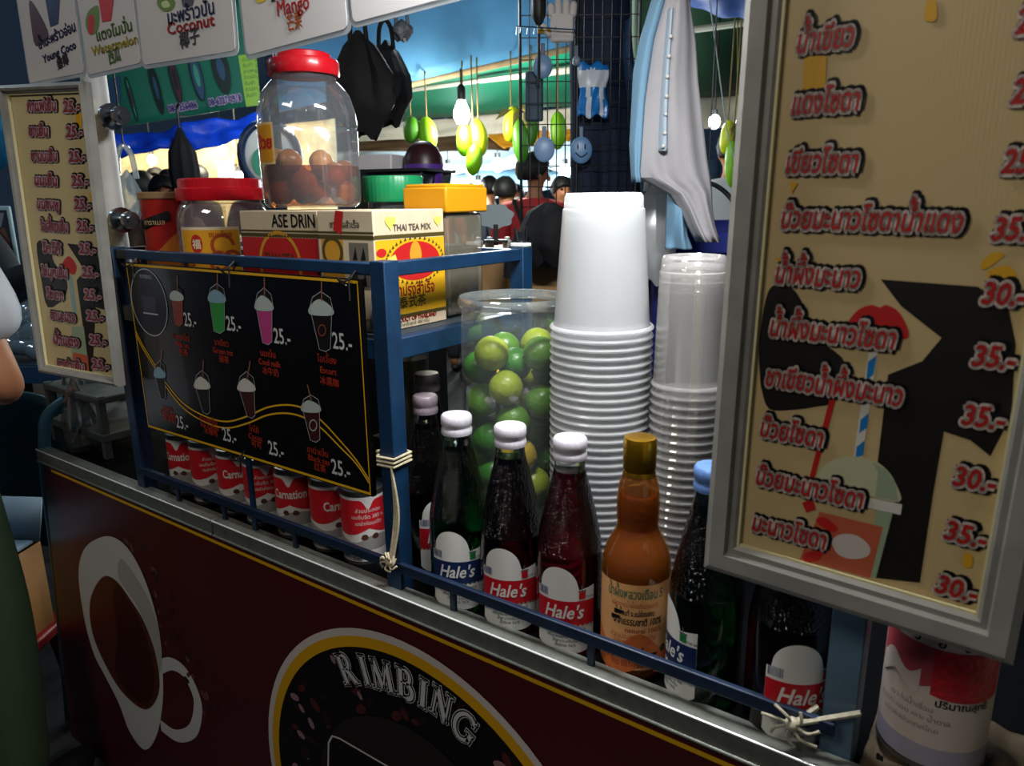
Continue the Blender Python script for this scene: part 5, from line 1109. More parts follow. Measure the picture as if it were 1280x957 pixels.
sheet('canopy', 'dark green canopy seen between the shirt and the menu board', 'canopy', [atd(790, -60, 3.3), atd(1060, -60, 3.1), atd(1060, 112, 4.4), atd(790, 124, 4.6)], mat('dark_green_canopy', '#0e3a26', .6, var=.25, scale=2, bump=.2, bscale=8), wave=.02, freq=7)
sheet('canopy_valance', 'off-white canopy edge strip beyond the mangoes', 'canopy', [atd(440, 158, 5.65), atd(760, 131, 5.65), atd(760, 158, 5.65), atd(440, 178, 5.65)], mat('valance_white', '#c9c3b0', .7, var=.06), wave=.012, freq=20)
sheet('canopy_valance', 'off-white canopy strip between the shirt and the menu board', 'canopy', [atd(780, 122, 4.65), atd(1060, 116, 4.5), atd(1060, 160, 4.5), atd(780, 160, 4.65)], MC['valance_white'], wave=.012, freq=14)
q = MB()
for k, (a, b_) in enumerate((((470, 118, 4.6), (760, 78, 4.6)), ((600, 101, 4.9), (760, 84, 4.9)), ((830, 42, 3.5), (980, 22, 3.4)))): q = MB(); q.tube([atd(*a), atd(*b_)], .016, 8); tag(q.build('canopy_pole', mat('canopy_pipe', '#b9b9a8', .45, .2)), ('pale pipe under the green canopy above the mangoes', 'second pale pipe under the green canopy by the wire grid', 'thin pipe under the dark green canopy')[k], 'pole')
sheet('tarp', 'brown tarp hanging low behind the mangoes', 'tarp', [atd(440, 176, 6.2), atd(650, 158, 6.2), atd(636, 188, 6.2), atd(440, 190, 6.2)], mat('brown_tarp', '#5d4a30', .7), wave=.02, freq=10)
sheet('tarp', 'yellow cloth hanging beside the brown tarp behind the mangoes', 'tarp', [atd(606, 166, 6.0), atd(720, 160, 6.0), atd(712, 176, 6.0), atd(630, 186, 6.0)], mat('yellow_tarp', '#d79a14', .7), wave=.02, freq=10)
CYAN = mat('white_tent', '#d9e6ea', .7, var=.05)
sheet('tent_roof', 'bright white tent roof far behind the mangoes', 'tent', [atd(400, 186, 9), atd(830, 160, 9), atd(830, 208, 8.2), atd(400, 218, 8.2)], CYAN, wave=.05, freq=14)
sheet('tent_roof', 'second white tent roof low behind the crowd', 'tent', [atd(500, 214, 8.6), atd(760, 204, 8.6), atd(760, 238, 8.0), atd(500, 240, 8.0)], mat('pale_blue_tent', '#a9cbdc', .7), wave=.05, freq=11)
sheet('tent_wall', 'pale stall cloth behind the crowd by the red shirt', 'tent', [atd(470, 236, 9.4), atd(900, 200, 9.4), atd(900, 330, 9.4), atd(470, 330, 9.4)], mat('stall_wall', '#5c7c94', .8, var=.3, scale=3), wave=.05, freq=12)
# green banner with numbers and hanging pictures
BN = Plane(atd(139, 161, 4.6), atd(345, 127, 4.6) - atd(139, 161, 4.6), (0, 0, 1)); bw = BN.px(345, 127)[0]; bh = .62
BN = Plane(BN.o, BN.u, (BN.n.cross(BN.u)))
t = thing('shop_banner', 'green shop banner with phone numbers beyond the white pole', 'banner', tuple(BN.at(bw / 2, 0)))
q = MB(); q.grid(lambda a, b_: BN.at(bw * a, bh * b_, .01 * sin(a * 9) * (1 - b_)), 24, 10); bs = q.build('banner_sheet', mat('banner_green', '#1a6b54', .55, var=.12, scale=3), t, solid=.004)
q = MB()
for i, (px_, py_, rx_, ry_, mi) in enumerate(((165, 120, 9, 25, 2), (196, 108, 12, 27, 0), (220, 98, 11, 24, 1), (247, 93, 13, 25, 3), (277, 85, 16, 24, 0))):
    c = BN.px(px_, py_); c2 = BN.px(px_ + rx_, py_ + ry_); a_, b2 = abs(c2[0] - c[0]), abs(c2[1] - c[1])
    ring_ = [(c[0] + a_ * sin(t_), min(bh - .01, c[1] + b2 * cos(t_) * (1.25 if cos(t_) < 0 else .9))) for t_ in [2 * pi * k / 30 for k in range(30)]]
    BN.shape(q, ring_, .016 + .0005 * i, mi); BN.band(q, ring_, .008, .0175 + .0005 * i, 0, True)
    BN.shape(q, [(c[0] + .45 * (x - c[0]), c[1] + .5 * (y - c[1])) for x, y in ring_], .019 + .0005 * i, (mi + 3) % 4)
BN.shape(q, [BN.px(*p) for p in ((299, 70), (330, 66), (338, 130), (309, 134))], .020, 4)
for k in range(7):
    for j in range(2): a0 = BN.px(304 + 16 * j + k * .9, 78 + 7.4 * k); BN.text(q, ('ยำปลา', 'ส้มตำ', 'ลาบหมู', 'ข้าวผัด', 'ต้มยำ')[(k + 2 * j) % 5], a0[0], a0[1], .030, .022, 5)
for s_, p0, p1 in (('08-9256486', (213, 141), (248, 132)), ('08-6327-0918', (263, 133), (303, 124))):
    a0 = BN.px(*p0); a1 = BN.px(*p1); lay, wd = layout(s_, .058); sx = (a1[0] - a0[0]) / wd; put_text(q, lay, lambda x, y: BN.at(a0[0] + x * sx, a0[1] + y, .018), 6, outline=.007); put_text(q, lay, lambda x, y: BN.at(a0[0] + x * sx, a0[1] + y, .020), 7, fat=.0015)
BN.shape(q, [BN.px(*p) for p in ((131, 100), (152, 95), (153, 128), (136, 132))], .016, 3)
q.build('banner_print', [mat('banner_dark', '#10241f', .5), mat('banner_maroon', '#4a2430', .5), mat('banner_teal', '#3f8f74', .5), mat('banner_blue', '#2a4a68', .5), mat('banner_lime', '#8cb83e', .5), mat('banner_darkgreen', '#2a5a2a', .5), mat('banner_mauve', '#c6b3d6', .5), mat('banner_purple', '#3d2a6a', .5)], bs, fix=False)
sheet('tarp', 'bright blue rolled tarp under the green banner', 'tarp', [atd(60, 182, 4.3), atd(345, 138, 4.3), atd(345, 172, 4.25), atd(60, 206, 4.25)], mat('royal_blue_tarp', '#0f3fc0', .35, var=.25, scale=10, bump=.7, bscale=14), wave=.022, freq=17)
sheet('tarp', 'cyan lit tarp far behind the narrow menu card', 'tarp', [atd(-60, 120, 4.6), atd(40, 140, 4.6), atd(40, 205, 4.4), atd(-60, 205, 4.4)], mat('cyan_tarp', '#2f7fa6', .5, var=.2, scale=6), wave=.03, freq=9)
# closed umbrella
p = atd(224, 158, 4.18); t = thing('closed_umbrella', 'closed black umbrella hanging under the blue rolled tarp', 'umbrella', tuple(p))
q = MB(); q.lathe([(0, .0), (.012, -.01), (.03, -.06), (.07, -.14), (.078, -.24), (.07, -.36), (.055, -.40), (0, -.40)], 40, wob=lambda a, z: 1 + .09 * sin(8 * a)); q.build('canopy', mat('umbrella_black', '#04050a', .95), t, world=False)
q = MB(); q.tube([(0, 0, .06), FH * .12 + V((0, 0, .07))], .006, 8); q.tube([(0, 0, -.40), (0, 0, .06)], .008, 8); q.tube(spline([(0, 0, .06), (.0, 0, .10), (.02, 0, .12)], 5), .008, 8); q.build('shaft', DARK, t, world=False)
# lit stalls far behind on the left: counter, goods and awning
WARMW = mat('lit_stall_cloth', '#e0cda0', .8, var=.35, scale=6)
sheet('stall_cloth', 'warm lit cloth wall of a far stall behind the crowd and the umbrella', 'cloth', [atd(90, 192, 7.6), atd(420, 150, 7.6), atd(420, 300, 7.6), atd(90, 330, 7.6)], WARMW, wave=.05, freq=12)
for i, (px_, py_, w2, h2, col, nm) in enumerate(((286, 226, .16, .30, '#8d9498', 'grey'), (264, 244, .10, .2, '#c9b06a', 'tan'), (318, 200, .30, .10, '#c99a4e', 'amber'), (200, 268, .3, .3, '#39502e', 'green'), (140, 300, .30, .3, '#4f4630', 'brown'))):
    p = atd(px_, py_, 7.1); q = MB(); q.box((0, 0, 0), (w2, .12, h2)); q.box((0, 0, h2 / 2 + .012), (w2 + .02, .14, .024)); q.box((0, .25, -h2 / 2 - p.z / 2 + h2 / 4), (.05, .05, max(.1, p.z - h2 / 2)))
    o = q.build('stall_box', mat('stall_box_' + nm, col, .6, var=.2), bevel=.01); o.location = p; o.rotation_euler = (0, 0, YAW); tag(o, nm + ' box on a post at the far lit stall behind the crowd', 'box')
p = atd(296, 199, 7.05); q = MB(); q.tube(spline([p, p + V((.05, 0, -.05)), p + V((.14, 0, -.07))], 5), .022, 12); tag(q.build('bread_roll', mat('bread_tan', '#b98a42', .6)), 'tan curved roll hanging by the lit stall behind the candy jar', 'bread')

# ------------------------------------------------------------------ bulbs
def bulb(name, label, p, r, power, col, cord, es=30, group=None):
    t = thing(name, label, 'light bulb', tuple(p), 0, group)
    q = MB(); q.lathe([(0, -r * 1.9), (r * .6, -r * 1.75), (r, -r * 1.0), (r * .95, -r * .3), (r * .6, r * .5), (r * .42, r * .9)], 24); q.build('glass', mat('bulb_glow_%d' % int(es), '#ffffff', emit='#fff6e6', es=es), t, world=False)
    q = MB(); q.lathe([(r * .42, r * .85), (r * .5, r * 1.0), (r * .5, r * 2.3), (r * .25, r * 2.7), (0, r * 2.7)], 16); q.build('socket', DARK, t, world=False)
    q = MB(); q.tube([(0, 0, r * 2.6), (0, 0, cord)], .004, 6); q.build('cord', MC['black_wire'], t, world=False)
    l = lamp('bulb_light', 'POINT', p - V((0, 0, r * 2.3)), power, col, .04); l.parent = None
    return t
bulb('light_bulb', 'glowing white light bulb hanging among the green mangoes', atd(577, 135, 3.38), .038, 20, (1, .93, .8), .17, 60)
for i, (px_, py_, D, r_, pw_) in enumerate(((598, 234, 6.4, .05, 30), (622, 206, 7.6, .06, 40), (560, 212, 7.6, .05, 0), (706, 214, 7.4, .06, 30), (845, 92, 3.0, .028, 3), (893, 152, 3.6, .028, 4), (278, 187, 6.0, .035, 25), (300, 222, 6.9, .05, 25), (190, 200, 6.8, .04, 30), (588, 212, 8.0, .05, 0))):
    lb = ('bulb low under the mangoes beyond the amber lid', 'bulb far behind between the mangoes and the red shirt', 'bulb far behind above the amber lid', 'bulb far behind through the wire grid', 'round bulb beside the hanging shirt', 'bulb between the shirt and the hanging green mangoes', 'small bulb below the blue rolled tarp', 'bulb at the far stall behind the candy jar', 'bulb behind the crowd next to the umbrella', 'bulb far behind above the crowd')[i]
    p = atd(px_, py_, D); t = thing('light_bulb', 'glowing ' + lb, 'light bulb', tuple(p), 0, 'market bulbs')
    q = MB(); q.ell((0, 0, 0), (r_, r_, r_ * 1.25), 0, 16, 10); q.build('glass', mat('far_bulb_glow', '#ffffff', emit='#f4fbff', es=14), t, world=False)
    q = MB(); q.tube([(0, 0, r_ * 1.1), (0, 0, r_ * 2.0)], r_ * .5, 10); q.tube([(0, 0, r_ * 2), (0, 0, 1.0)], .005, 6); q.build('cord', MC['black_wire'], t, world=False)
    if pw_: lamp('bulb_light', 'POINT', p - FH * (r_ * 2.2), pw_, (.82, .94, 1.0) if px_ > 400 else (1, .9, .7), .05)
lamp('tent_light', 'AREA', atd(620, 150, 7.0), 90, (.75, .92, 1.0), 1.2, atd(620, 215, 8.8))
lamp('canopy_light', 'POINT', atd(640, 165, 4.6), 60, (1, .98, .92), .1)
lamp('banner_light', 'POINT', atd(290, 60, 3.7), 16, (.85, .95, 1), .1)
lamp('tarp_light', 'POINT', atd(600, 150, 2.6), 8, (.9, .96, 1), .1)
lamp('far_stall_light', 'AREA', atd(240, 120, 6.4), 60, (1, .88, .6), 1.0, atd(240, 250, 7.6))

# ------------------------------------------------------------------ green mangoes on strings
MG = [mat('mango_green', '#6fae12', .4, var=.12, scale=12), mat('mango_deep', '#3f7d1c', .4, var=.12, scale=12), mat('mango_yellow', '#b4c41c', .4, var=.12, scale=12)]
MLAB = ['green', 'deep green', 'yellow-green']
mpro = {}
def mango(i, px_, py_, rx_, ry_, D, k, where, up=.35, lean=0.0):
    D = 3.42 + .14 * (px_ - 480) / 255 if px_ < 800 else 3.5 - .1 * (px_ - 830) / 150; pole_y = 112 - 57 * (px_ - 480) / 255 if px_ < 800 else 42 - 20 * (px_ - 830) / 150
    up = (py_ - pole_y) / FPX * D * 1.06; ry_ *= 1.12; rx_ *= 1.12; s_ = ry_ * D / FPX; wr = rx_ / ry_ * 1.05; p = atd(px_, py_, D)
    t = thing('mango', MLAB[k] + ' mango ' + where, 'mango', tuple(p), YAW, 'hanging green mangoes')
    q = MB(); q.ell((0, 0, 0), (wr * s_, wr * .9 * s_, s_), 0, 20, 16, wob=lambda v: 1 + .10 * v.z * (.5 if v.z > 0 else .2) + .08 * v.x * (1 - abs(v.z))); b_ = q.build('mango_body', MG[k], t, world=False); b_.rotation_euler = (0, lean, 0)
    q = MB(); q.tube([(0, 0, s_ * .98), (0, 0, s_ * 1.25), (0, -.021, up * .96), (0, 0, up * 1.01), (0, .021, up * .96)], .0035, 6); q.build('stem', mat('dry_stem', '#6a5a34', .8), t, world=False)
    return t
for i, a in enumerate(((514, 163, 9.5, 14, 3.0, 1, 'nearest the maroon basket dome', .3, .1), (534, 169, 10, 19, 2.95, 0, 'second from the maroon dome', .3, -.1), (580, 176, 9, 17, 2.95, 0, 'right under the glowing bulb', .3, 0), (598, 173, 9.5, 20, 2.85, 2, 'beside the glowing bulb, lit bright', .3, -.12), (592, 200, 9, 17, 3.0, 0, 'lowest of those under the bulb', .35, .15), (639, 156, 9, 19, 2.8, 2, 'with dry leaves left of the wire grid', .3, .15), (650, 176, 9, 25, 2.9, 1, 'longest one at the wire grid edge', .3, -.1), (664, 160, 7, 19, 2.95, 1, 'behind the wire grid edge', .3, 0), (697, 164, 9, 20, 2.8, 0, 'behind the middle of the wire grid', .3, 0), (909, 172, 8, 18, 2.4, 2, 'beside the board frame, paler one', .3, .1), (915, 206, 8, 25, 2.45, 0, 'beside the board frame, lowest', .35, -.05), (925, 172, 8, 22, 2.5, 1, 'touching the board frame', .3, 0))): mango(i, *a[:6], a[6].replace('left of', 'by') , a[7], a[8])
q = MB()
for px_, py_, D, dx, dy in ((641, 136, 3.38, -22, 14), (650, 134, 3.38, -10, 26), (655, 138, 3.38, 4, 24), (648, 132, 3.36, 12, 10), (662, 128, 3.38, 14, 18)):
    a, b_ = atd(px_, py_, D), atd(px_ + dx, py_ + dy, D - .02); m2 = (a + b_) / 2 + V((0, 0, .01)); sd = (b_ - a).cross(FH).normalized() * .014
    q.add([a, m2 + sd, b_, m2 - sd, m2 + FH * -.006], [(0, 1, 4), (1, 2, 4), (2, 3, 4), (3, 0, 4)], 0)
tag(q.build('dry_leaves', mat('dry_leaf', '#8a8040', .8)), 'dry leaves tied over the mangoes at the wire grid edge', 'leaves')['kind'] = 'stuff'
q = MB()
for px_, py_, D, dx, dy in ((920, 150, 3.32, -8, 14), (924, 148, 3.32, -2, 22), (928, 150, 3.32, 4, 20), (916, 152, 3.32, -3, 20)):
    a, b_ = atd(px_, py_, D), atd(px_ + dx, py_ + dy, D - .02); m2 = (a + b_) / 2; sd = (b_ - a).cross(FH).normalized() * .012
    q.add([a, m2 + sd, b_, m2 - sd, m2 + FH * -.006], [(0, 1, 4), (1, 2, 4), (2, 3, 4), (3, 0, 4)], 0)
q.tube([atd(922, 150, 3.34), atd(922, 26, 3.42)], .003, 6); tag(q.build('dry_leaves', MC['dry_leaf']), 'dry leaves over the mangoes next to the board frame', 'leaves')['kind'] = 'stuff'
q = MB(); q.tube([atd(884, -20, 2.3), atd(895, 60, 2.3), atd(908, 160, 2.3), atd(922, 215, 2.32)], .0022, 6); tag(q.build('string', mat('pale_string', '#a9b4ae', .6)), 'pale string hanging between the shirt and the board frame', 'string')

# ================================================================== people
def skin_obj(name, V_, E_, rad, m_, parent, subs=2):
    me = bpy.data.meshes.new(name); me.from_pydata([tuple(v) for v in V_], E_, []); o = bpy.data.objects.new(name + '_tmp', me); COL.objects.link(o)
    s_ = o.modifiers.new('skin', 'SKIN'); s_.use_smooth_shade = True; s_.branch_smoothing = .6
    for i, d in enumerate(me.skin_vertices[0].data): d.radius = (rad[i], rad[i]) if not isinstance(rad[i], tuple) else rad[i]; d.use_root = (i == 0)
    q = o.modifiers.new('sub', 'SUBSURF'); q.levels = subs; q.render_levels = subs
    dg = bpy.context.evaluated_depsgraph_get(); m2 = bpy.data.meshes.new_from_object(o.evaluated_get(dg)); bpy.data.objects.remove(o); bpy.data.meshes.remove(me)
    m2.name = name; m2.materials.clear(); m2.materials.append(m_)
    for p_ in m2.polygons: p_.use_smooth = True; p_.material_index = 0
    o = bpy.data.objects.new(name, m2); COL.objects.link(o); o.parent = parent; return o
SKIN = mat('skin', '#a8714f', .55, sub=.05); HAIR = mat('black_hair', '#0a0808', .6, bump=.4, bscale=120); PANTS = mat('dark_trousers', '#1a1c24', .8)
def person(label, loc, rz, shirt, pants=PANTS, armL=None, armR=None, turn=0.0, hair_long=False, fingers=True, group=None, subs=2, hair=HAIR, long_sleeve=False, sleeve=.066):
    """standing figure facing local -y; arms are (elbow, wrist) or the relaxed default"""
    t = thing('person', label, 'person', loc, rz, group)
    eL, wL = armL or ((.235, .03, 1.10), (.245, -.07, .87)); eR, wR = armR or ((-.235, .03, 1.10), (-.245, -.07, .87))
    hd = lambda x, y, z: (x * cos(turn) - y * sin(turn), x * sin(turn) + y * cos(turn), z)
    P = [(0, 0, .94), (0, .005, 1.10), (0, .01, 1.28), (0, .015, 1.40), (0, .01, 1.475), hd(0, -.005, 1.53), hd(0, -.012, 1.585), hd(0, -.002, 1.655), hd(0, -.085, 1.565), hd(0, -.105, 1.545)]
    rad = [(.105, .082), (.100, .078), (.118, .084), (.088, .066), .050, (.062, .066), (.074, .090), (.060, .074), .020, .012]
    E_ = [(0, 1), (1, 2), (2, 3), (3, 4), (4, 5), (5, 6), (6, 7), (6, 8), (8, 9)]
    def add(p, r_, frm): P.append(tuple(p)); rad.append(r_); E_.append((frm, len(P) - 1)); return len(P) - 1
    for s_ in (1, -1):                               # ears
        add(hd(s_ * .082, .012, 1.575), .014, 6)
    for s_, e, w_ in ((1, eL, wL), (-1, eR, wR)):
        sh = add((s_ * .160, .015, 1.375), .046, 3); el = add(e, .042, sh); e_, w2 = V(e), V(w_); d = (w2 - e_).normalized()
        mid = add(e_ + (w2 - e_) * .35, .040, el); wr = add(w2, .027, mid); pa = add(w2 + d * .06, (.036, .020), wr)
        side = d.cross(V((s_, 0, 0))); side = side.normalized() if side.length > .1 else V((0, 1, 0))
        if fingers:
            for k, L in enumerate((.068, .078, .073, .058)):
                o2 = side * (-.027 + .018 * k); b0 = add(w2 + d * .085 + o2, .0095, pa); b1 = add(w2 + d * (.085 + L * .5) + o2 * 1.1 - V((s_ * .006, 0, 0)), .0088, b0); add(w2 + d * (.085 + L) + o2 * 1.1 - V((s_ * .022, 0, 0)), .0075, b1)
            b0 = add(w2 + d * .035 - side * .038, .0105, pa); add(w2 + d * .075 - side * .055 - V((s_ * .012, 0, 0)), .009, b0)
    for s_ in (1, -1):
        h_ = add((s_ * .092, 0, .84), .072, 0); kn_ = add((s_ * .10, -.012, .48), .050, h_); cf = add((s_ * .102, .018, .32), .054, kn_); an_ = add((s_ * .105, .02, .09), .038, cf); ft = add((s_ * .112, -.10, .04), (.040, .032), an_); add((s_ * .115, -.17, .03), (.036, .024), ft)
    skin_obj('body', P, E_, rad, SKIN, t, subs)
    S = [(0, 0, .83), (0, .0, .98), (0, .005, 1.12), (0, .01, 1.28), (0, .015, 1.385), (0, .012, 1.460)]; sr = [(.182, .150), (.165, .132), (.158, .124), (.176, .130), (.150, .112), (.076, .074)]; SE = [(0, 1), (1, 2), (2, 3), (3, 4), (4, 5)]
    for s_, e, w_ in ((1, eL, wL), (-1, eR, wR)):
        S.append((s_ * .168, .015, 1.380)); sr.append(.080); SE.append((4, len(S) - 1)); a = V((s_ * .168, .015, 1.385)); k = .78
        S.append(tuple(a + (V(e) - a) * k)); sr.append(sleeve); SE.append((len(S) - 2, len(S) - 1))
        if long_sleeve: S.append(tuple(V(e))); sr.append(.052); SE.append((len(S) - 2, len(S) - 1)); S.append(tuple(V(w_))); sr.append(.040); SE.append((len(S) - 2, len(S) - 1))
    skin_obj('shirt', S, SE, sr, shirt, t, subs)
    T = [(0, 0, 1.03), (0, 0, .92)]; tr_ = [(.140, .108), (.150, .116)]; TE = [(0, 1)]
    for s_ in (1, -1):
        b0 = len(T); T += [(s_ * .085, 0, .76), (s_ * .102, -.01, .48), (s_ * .106, .015, .10)]; tr_ += [.092, .074, .066]; TE += [(1, b0), (b0, b0 + 1), (b0 + 1, b0 + 2)]
    skin_obj('trousers', T, TE, tr_, pants, t, subs)
    for s_ in (1, -1): q = MB(); q.ell((s_ * .112, -.075, .045), (.050, .125, .046), 0, 18, 10); q.build('shoe', mat('black_shoe', '#0c0c0e', .6), t, world=False)
    q = MB()
    def hw(v): return 1 + .03 * sin(9 * v.x) * cos(7 * v.z)
    rotm = M.Rotation(turn, 3, 'Z')
    vs = []; n, k = 24, 12
    for i in range(k + 1):
        th = (pi * (.70 if not hair_long else .84)) * i / k
        for j in range(n):
            a = 2 * pi * j / n; front = max(0, -sin(a)); thh = th * (1 - .50 * front)
            v = V((.086 * sin(thh) * cos(a), .104 * sin(thh) * sin(a) + .010, .100 * cos(thh))); v *= hw(v * 20)
            vs.append(rotm @ v + V((0, 0, 1.61)))
    q.add(vs, [(i * n + j, (i + 1) * n + j, (i + 1) * n + (j + 1) % n, i * n + (j + 1) % n) for i in range(k) for j in range(n)], 0, True); q.build('hair', hair, t, solid=.005, world=False)
    for s_ in (1, -1):
        c = V(hd(s_ * .032, -.088, 1.600)); q = MB(); q.ell(c, (.012, .006, .006), 0, 10, 6); q.build('eye', mat('eye_dark', '#120c0a', .4), t, world=False)
        q = MB(); q.ell(c + V((0, 0, .018)), (.016, .006, .0035), 0, 10, 6); q.build('eyebrow', MC['eye_dark'], t, world=False)
    q = MB(); c = V(hd(0, -.092, 1.508)); q.ell(c, (.024, .008, .007), 0, 12, 6); q.build('mouth', mat('lip', '#7a3a33', .5), t, world=False)
    return t
# man in the red shirt, seen from behind, head turned
pm = atd(668, 216, 4.25)
RS = mat('red_shirt', '#b02a2c', .8, bump=.15, bscale=90)
man = person('person in a red shirt with a dark shoulder strap seen from behind', (pm.x, pm.y, 0), YAW + pi - .25, RS, turn=-.9)
man.scale = (1, 1, pm.z / 1.59)
q = MB(); q.tube(spline([(.10, .09, 1.43), (.03, .145, 1.30), (-.08, .15, 1.12), (-.15, .12, .98)], 6), .014, 8); q.tube(spline([(.10, .09, 1.43), (.09, -.06, 1.43), (-.02, -.135, 1.25), (-.15, -.06, .98)], 6), .014, 8)
q.build('bag_strap', mat('strap_black', '#0d0d10', .7), man, world=False)
# crowd
SH = lambda n, c: mat('shirt_' + n, c, .85)
CROWD = [(178, 236, 5.2, 'black', '#14151a', 'beside the white pole', 2.9, True), (195, 228, 6.5, 'grey-blue', '#5b6a80', 'behind the red tub, looking this way', .3, False), (212, 232, 5.85, 'dark', '#22222a', 'next to the closed umbrella', .6, True), (205, 243, 4.65, 'brown', '#5a4436', 'low in front of the crowd at the umbrella', .5, True), (248, 226, 6.0, 'olive', '#4c4a34', 'just past the closed umbrella', 2.6, False), (321, 224, 5.6, 'black-grey', '#1c1c20', 'by the round blue-rimmed sign', 3.0, False), (546, 232, 6.0, 'orange', '#a0562e', 'beside the amber lid', 2.9, False), (562, 246, 7.0, 'pale grey', '#9aa0a8', 'behind the amber lid', .4, True), (612, 238, 6.35, 'black', '#17181c', 'near the low bulb', 3.1, False), (632, 241, 5.6, 'slate', '#39424e', 'nearest the red shirt', 2.7, False), (645, 246, 7.0, 'white', '#c8ccd0', 'peeking behind the red shirt', .2, True), (590, 244, 7.7, 'blue', '#3a5474', 'far behind the green mangoes', .5, False), (703, 240, 5.6, 'yellow', '#c2c23a', 'seen through the wire grid', .2, True)]
for i, (px_, py_, D, cn, cc_, where, tw, lh) in enumerate(CROWD):
    p = atd(px_, py_, D); o = person('person in a ' + cn + ' top ' + where, (p.x, p.y, 0), YAW + tw, SH(cn.replace('-', '_').replace(' ', '_') + '_' + str(i), cc_), hair_long=lh, fingers=False, group='crowd of shoppers', subs=1)
    o.scale = (1, 1, (p.z + .02) / 1.60)
p = atd(915, 190, 4.2); o = person('person in a white shirt beyond the hanging shirt and mangoes', (p.x, p.y, 0), YAW + pi, SH('bright_white', '#cfcfd0'), fingers=False, subs=1); o.scale = (1, 1, (p.z + .02) / 1.60)
# customer at the left edge: only sleeve, elbow and green garment in view
pe = atd(13, 452, 1.50)
cust = person('person in white T-shirt and green trousers standing at the cart end, arm hanging', tuple(pe - RH * .235 + V((0, 0, -pe.z))), YAW + pi - .15, mat('white_tshirt', '#c6cbd2', .85, bump=.1, bscale=80), mat('green_trousers', '#2a3d22', .85, bump=.3, bscale=60), armR=((-.265, .03, 1.09), (-.05, -.20, 1.02)), armL=((.235, .02, 1.07), (.16, -.14, .90)), sleeve=.098)
# second shopper: hand resting on the goods behind
ph = atd(26, 352, 2.45)
sh2 = person('person in dark clothes behind the narrow menu card, hand resting on a packet', tuple(ph - RH * .50 + FH * .22 + V((0, 0, -ph.z))), YAW + .25, mat('dark_jacket', '#20262c', .85), armL=((.33, -.14, 1.17), (.47, -.30, ph.z + .03)), long_sleeve=True)

# ================================================================== the neighbouring stall and seats at the left
n0 = atd(30, 452, 2.55); nt = thing('side_stall_table', 'blue-edged stall table behind the narrow menu card', 'table', (n0.x, n0.y, 0), YAW)
q = MB(); q.box((.14, .25, n0.z - .02), (.82, .55, .03)); q.build('tabletop', mat('stall_top', '#1d2c38', .5), nt, bevel=.003, world=False)
q = MB(); q.box((.14, -.03, n0.z - .04), (.82, .014, .06)); q.build('edge_board', mat('stall_edge_blue', '#24466e', .45), nt, bevel=.002, world=False)
for sx in (-.22, .5):
    for sy in (.02, .48): q = MB(); q.bar((sx, sy, 0), (sx, sy, n0.z - .036), .035, .035); q.build('leg', MC['stall_top'], nt, world=False)
GL = film('clear_packet', '#9fc0d2', .35, .1, .3, .5)
for i, (px_, py_, s_) in enumerate(((30, 392, 1.0), (44, 412, .9), (34, 432, 1.05), (52, 438, .9), (16, 424, 1.0))):
    p = atd(px_, py_, 2.62); q = MB(); q.ell((0, 0, .035), (.075 * s_, .05, .035), 0, 20, 12, rot=M.Rotation(.3 * (i - 2), 3, 'Y'), wob=lambda v: 1 + .08 * sin(11 * v.x + i) * cos(9 * v.z)); o = q.build('clear_packet', GL); o.location = (p.x, p.y, p.z - .035); o.rotation_euler = (0, 0, YAW); tag(o, 'shiny clear packet of goods on the blue-edged stall table', 'packet', 'clear packets on the stall table')
pp_ = atd(8, 338, 2.75); q = MB(); F = Plane(pp_ - RH * .06, RH, (0, 0, 1)); q.slab([F.at(0, 0), F.at(.11, 0), F.at(.11, .235), F.at(0, .235)], F.n * -.012); o = q.build('picture_board', mat('board_pale', '#9fc0c8', .5), bevel=.004); tag(o, 'small pale picture board standing behind the narrow menu card', 'sign')
q = MB(); F.shape(q, [F.at and (a, b_) for a, b_ in ((.008, .01), (.10, .01), (.10, .22), (.008, .22))], .001, 0); F.shape(q, [(.015 + .05 * 0, .05), (.06, .03), (.095, .10), (.08, .16), (.03, .13)], .0014, 1); F.shape(q, [(.02, .15), (.07, .16), (.09, .21), (.03, .21)], .0014, 2); q.build('picture', [mat('pic_dark', '#27323c', .5), mat('pic_brown', '#6a4a40', .5), mat('pic_grey', '#7d8a92', .5)], o, fix=False)
pl_ = atd(8, 338, 2.75); q = MB(); q.box((pl_.x - .05, pl_.y + .02, pl_.z / 2), (.02, .03, pl_.z)); q.build('stand', DARK, o)
# teal chair back, cardboard box on a red stool
pc = atd(8, 560, 2.2); ch_ = thing('teal_chair', 'teal plastic chair behind the person at the cart end', 'chair', (pc.x, pc.y, 0), YAW - .3)
q = MB(); q.grid(lambda a, b_: V(((a - .5) * .46, .05 * (2 * a - 1) ** 2 - .03 * b_, .42 + .50 * b_ - .05 * (2 * a - 1) ** 4 * b_)), 16, 12); q.build('backrest', mat('teal_plastic', '#0f3a44', .4), ch_, solid=.012, world=False)
q = MB(); q.box((0, .24, .42), (.44, .42, .02)); q.build('seat', MC['teal_plastic'], ch_, bevel=.008, world=False)
for sx in (-.20, .20):
    for sy in (.42, .04): q = MB(); q.bar((sx, sy, 0), (sx * .92, sy, .42), .035, .035); q.build('leg', MC['teal_plastic'], ch_, world=False)
ps_ = atd(-16, 812, 1.88); st_ = thing('red_stool', 'red plastic stool under the cardboard box at the cart end', 'stool', (ps_.x - .05, ps_.y, 0), YAW)
q = MB(); q.box((0, 0, ps_.z - .015), (.30, .30, .03)); q.build('seat', mat('red_plastic', '#8a161c', .4), st_, bevel=.008, world=False)
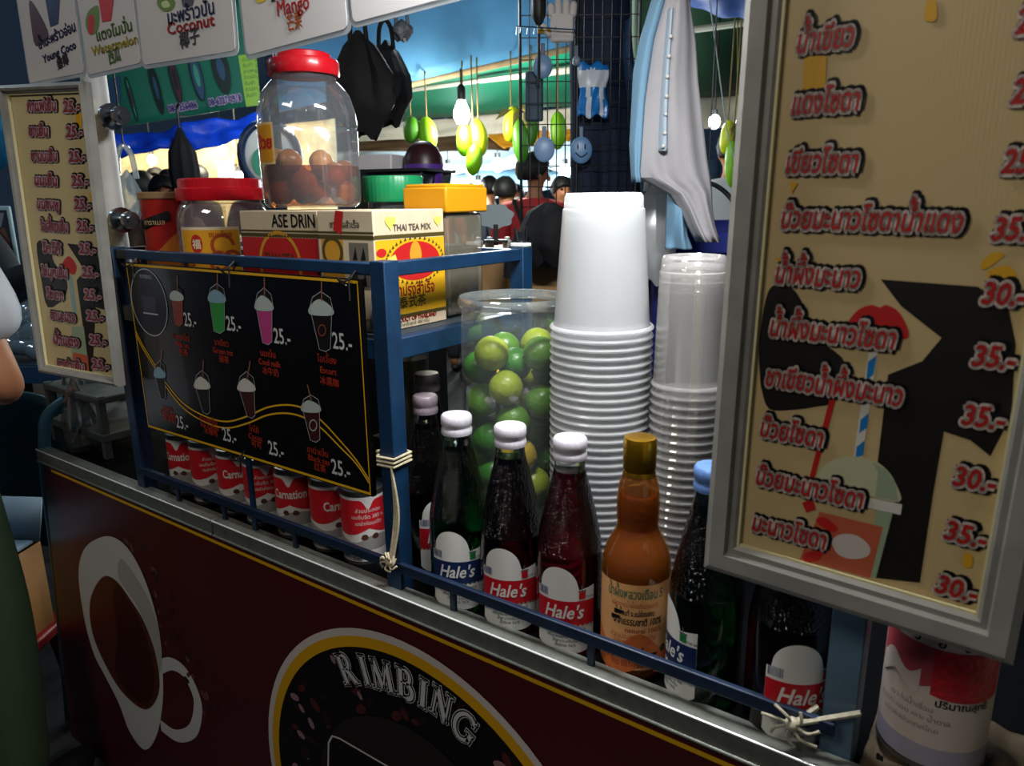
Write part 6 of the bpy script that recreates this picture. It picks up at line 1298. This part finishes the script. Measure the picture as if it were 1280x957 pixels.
for sx in (-1, 1):
    for sy in (-1, 1): q = MB(); q.bar((sx * .15, sy * .15, 0), (sx * .12, sy * .12, ps_.z - .03), .04, .03); q.build('leg', MC['red_plastic'], st_, bevel=.003, world=False)
cb = thing('cardboard_box', 'open brown cardboard box with pale inner flap on the red stool', 'box', (ps_.x - .06, ps_.y, ps_.z), YAW - .1)
bz = atd(0, 712, 1.80).z - ps_.z
q = MB(); q.add([(x, y, z) for z in (0.001, bz) for x, y in ((-.13, -.11), (.13, -.11), (.13, .11), (-.13, .11))], [(3, 2, 1, 0), (0, 1, 5, 4), (1, 2, 6, 5), (2, 3, 7, 6), (3, 0, 4, 7)]); q.build('box_body', mat('brown_card', '#9a6a34', .75, var=.12, scale=12), cb, solid=.004, world=False)
q = MB(); q.add([(-.13, .11, bz), (.13, .11, bz), (.11, .17, bz + .10), (-.11, .17, bz + .10)], [(0, 1, 2, 3)]); q.build('back_flap', mat('pale_card', '#a9c4d4', .7), cb, solid=.004, world=False)
q = MB(); q.box((0, 0, bz + .004), (.24, .20, .006)); q.build('inner_sheet', MC['pale_card'], cb, world=False)
# grey ledges under the cart roof at the left, seen below the card
pg_ = atd(140, 560, 1.86); lt = thing('low_shelf', 'grey low shelf with clutter seen beside the blue corner post', 'shelf', (pg_.x, pg_.y, ZC), 0)
zb = max(.05, pg_.z - ZC)
q = MB(); q.box((0, .02, zb), (.28, .20, .02)); q.box((0, .02, zb + .09), (.28, .20, .016)); q.build('boards', mat('grey_board', '#5b615c', .6, var=.2), lt, bevel=.003, world=False)
for sx in (-.13, .13):
    for sy in (-.07, .11): q = MB(); q.bar((sx, sy, 0), (sx, sy, zb + .10), .016, .016); q.build('leg', MC['grey_board'], lt, world=False)
p = atd(120, 492, 2.05); q = MB(); q.lathe([(0, 0), (.03, 0), (.034, .12), (.02, .15), (.02, .17), (0, .17)], 24); o = q.build('yellow_bottle', mat('yellow_oil', '#8a7a1c', .35)); o.location = (pg_.x - .05, pg_.y + .02, ZC + zb + .0985); tag(o, 'yellow oil bottle on the grey low shelf', 'bottle')
